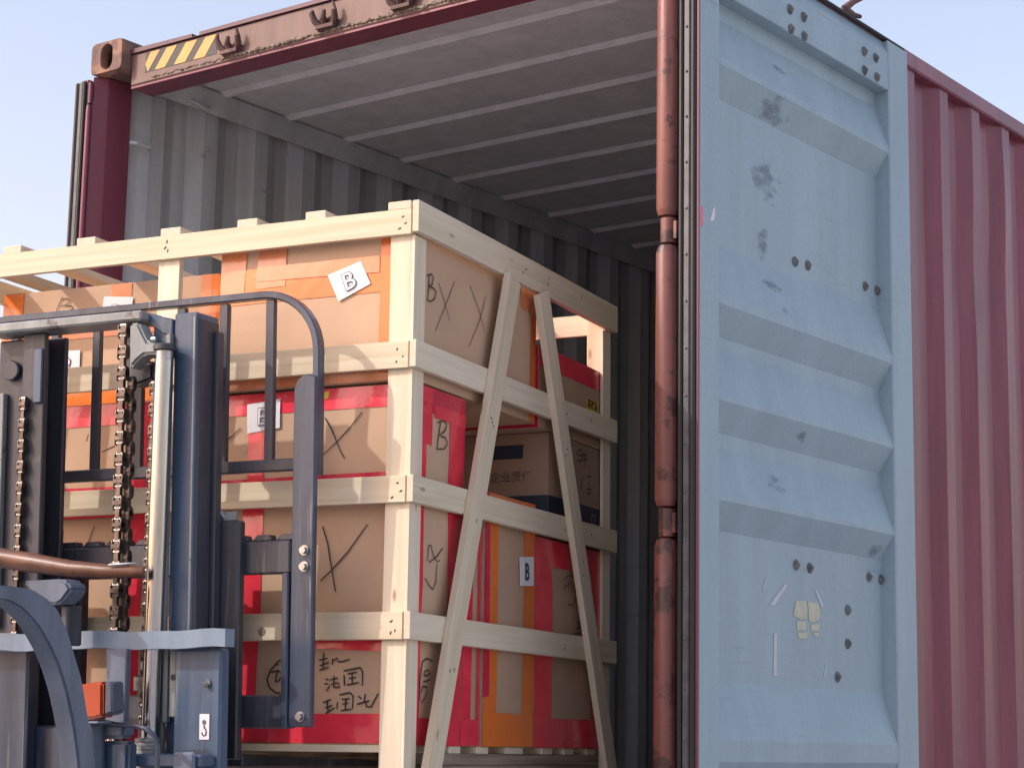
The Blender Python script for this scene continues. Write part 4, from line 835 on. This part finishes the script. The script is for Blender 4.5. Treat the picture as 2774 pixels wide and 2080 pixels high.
fb(MB().prism([(-.4885, .167), (-.468, .166), (-.463, .096), (-.4885, .088)], lambda u, v, s: (u, -.380 + .05 * s, v)), 'lamp_rim', 'clear_lens', ln, bevel=.005)
fb(MB().box(-.552, -.497, -.39, -.33, .0725, .0765), 'lamp_foot', 'fl_light', ln)
fb(MB().prism([(-.545, .072), (-.475, .069), (-.474, .036), (-.538, .034)], lambda u, v, s: (u, -.32 + .05 * s, v)), 'lamp_fitting', 'fl_guard', bevel=.008, seg=2)
fb(MB().cyl((-.548, -.33, .07), (-.534, -.33, -.25), .022, 18, .026), 'lamp_stem', 'fl_blue')
fb(MB().box(-.548, -.468, -.31, -.268, -.25, .030), 'lamp_box', 'fl_blue', bevel=.008, seg=2)
fb(MB().tube([(-.53, -.34, .071), (-.506, -.335, .072), (-.486, -.33, .068), (-.437, -.33, .067), (-.405, -.33, .059), (-.382, -.33, .044), (-.372, -.33, .020), (-.372, -.33, -.2)], .0062, 10), 'thin_hose', 'fl_plate')
# --- overhead guard: bent front leg on the right, its twin, roof bars and rear legs
ao = [(-1.118, .350), (-1.053, .353), (-1.008, .353), (-.945, .348), (-.902, .333), (-.865, .312), (-.833, .271), (-.806, .223), (-.779, .170), (-.757, .102), (-.739, .041), (-.724, -.012), (-.60, -.62)]
ai = [(-1.117, .318), (-1.052, .323), (-1.018, .320), (-.983, .308), (-.953, .291), (-.923, .269), (-.892, .237), (-.860, .196), (-.833, .148), (-.809, .088), (-.795, .043), (-.783, -.010), (-.66, -.62)]
for x0 in (-.30, -1.12):
    B = MB(); v = []; n = len(ao)
    for (a, b), (c, d) in zip(ao, ai):
        v += [(x0, a, b), (x0 + .05, a, b), (x0 + .05, c, d), (x0, c, d)]
    B.add(v, [(i * 4 + j, i * 4 + (j + 1) % 4, i * 4 + 4 + (j + 1) % 4, i * 4 + 4 + j) for i in range(n - 1) for j in range(4)] + [(0, 1, 2, 3), (n * 4 - 1, n * 4 - 2, n * 4 - 3, n * 4 - 4)])
    gl = fb(B, 'guard_leg', 'fl_guard', bevel=.005, seg=2)
    fb(MB().box(x0 + .002, x0 + .048, -2.3, -1.118, .319, .350), 'guard_side', 'fl_guard', gl, bevel=.004)
    fb(MB().tube([(x0 + .025, -2.28, .33), (x0 + .025, -2.42, .2), (x0 + .025, -2.45, -.62)], 0, sq=(.05, .05), ref=(1, 0, 0)), 'guard_leg', 'fl_guard', bevel=.004)
for k in range(8):
    y = -2.2 + k * .14; fb(MB().box(-1.07, -.302, y, y + .03, .322, .345), 'guard_slat', 'fl_guard', bevel=.003)
# --- truck body below the picture
MB().box(-1.16, -.16, -1.75, -.45, .22, .98).build('body', 'fl_blue', FL, bevel=.04, seg=2)
MB().box(-1.14, -.18, -2.55, -1.76, .25, 1.08).build('counterweight', 'fl_dark', FL, bevel=.08, seg=3)
MB().box(-.92, -.40, -2.0, -1.45, 1.085, 1.18).build('seat', 'rubber', FL, bevel=.03, seg=2)
MB().box(-.92, -.40, -2.12, -2.0, 1.18, 1.6).build('seat_back', 'rubber', FL, bevel=.03, seg=2)
for x in (-1.22, -.28):
    for y, r in ((-.32, .31), (-2.05, .26)):
        w = MB().cyl((x, y, r), (x + .18, y, r), r, 28).build('wheel', 'tyre', FL, bevel=.02); MB().cyl((x - .003, y, r), (x + .183, y, r), r * .55, 18).build('rim', 'fl_beam', w)
MB().box(-1.05, -.27, -.62, -.28, .20, .45).build('front_axle', 'fl_dark', FL, bevel=.02)
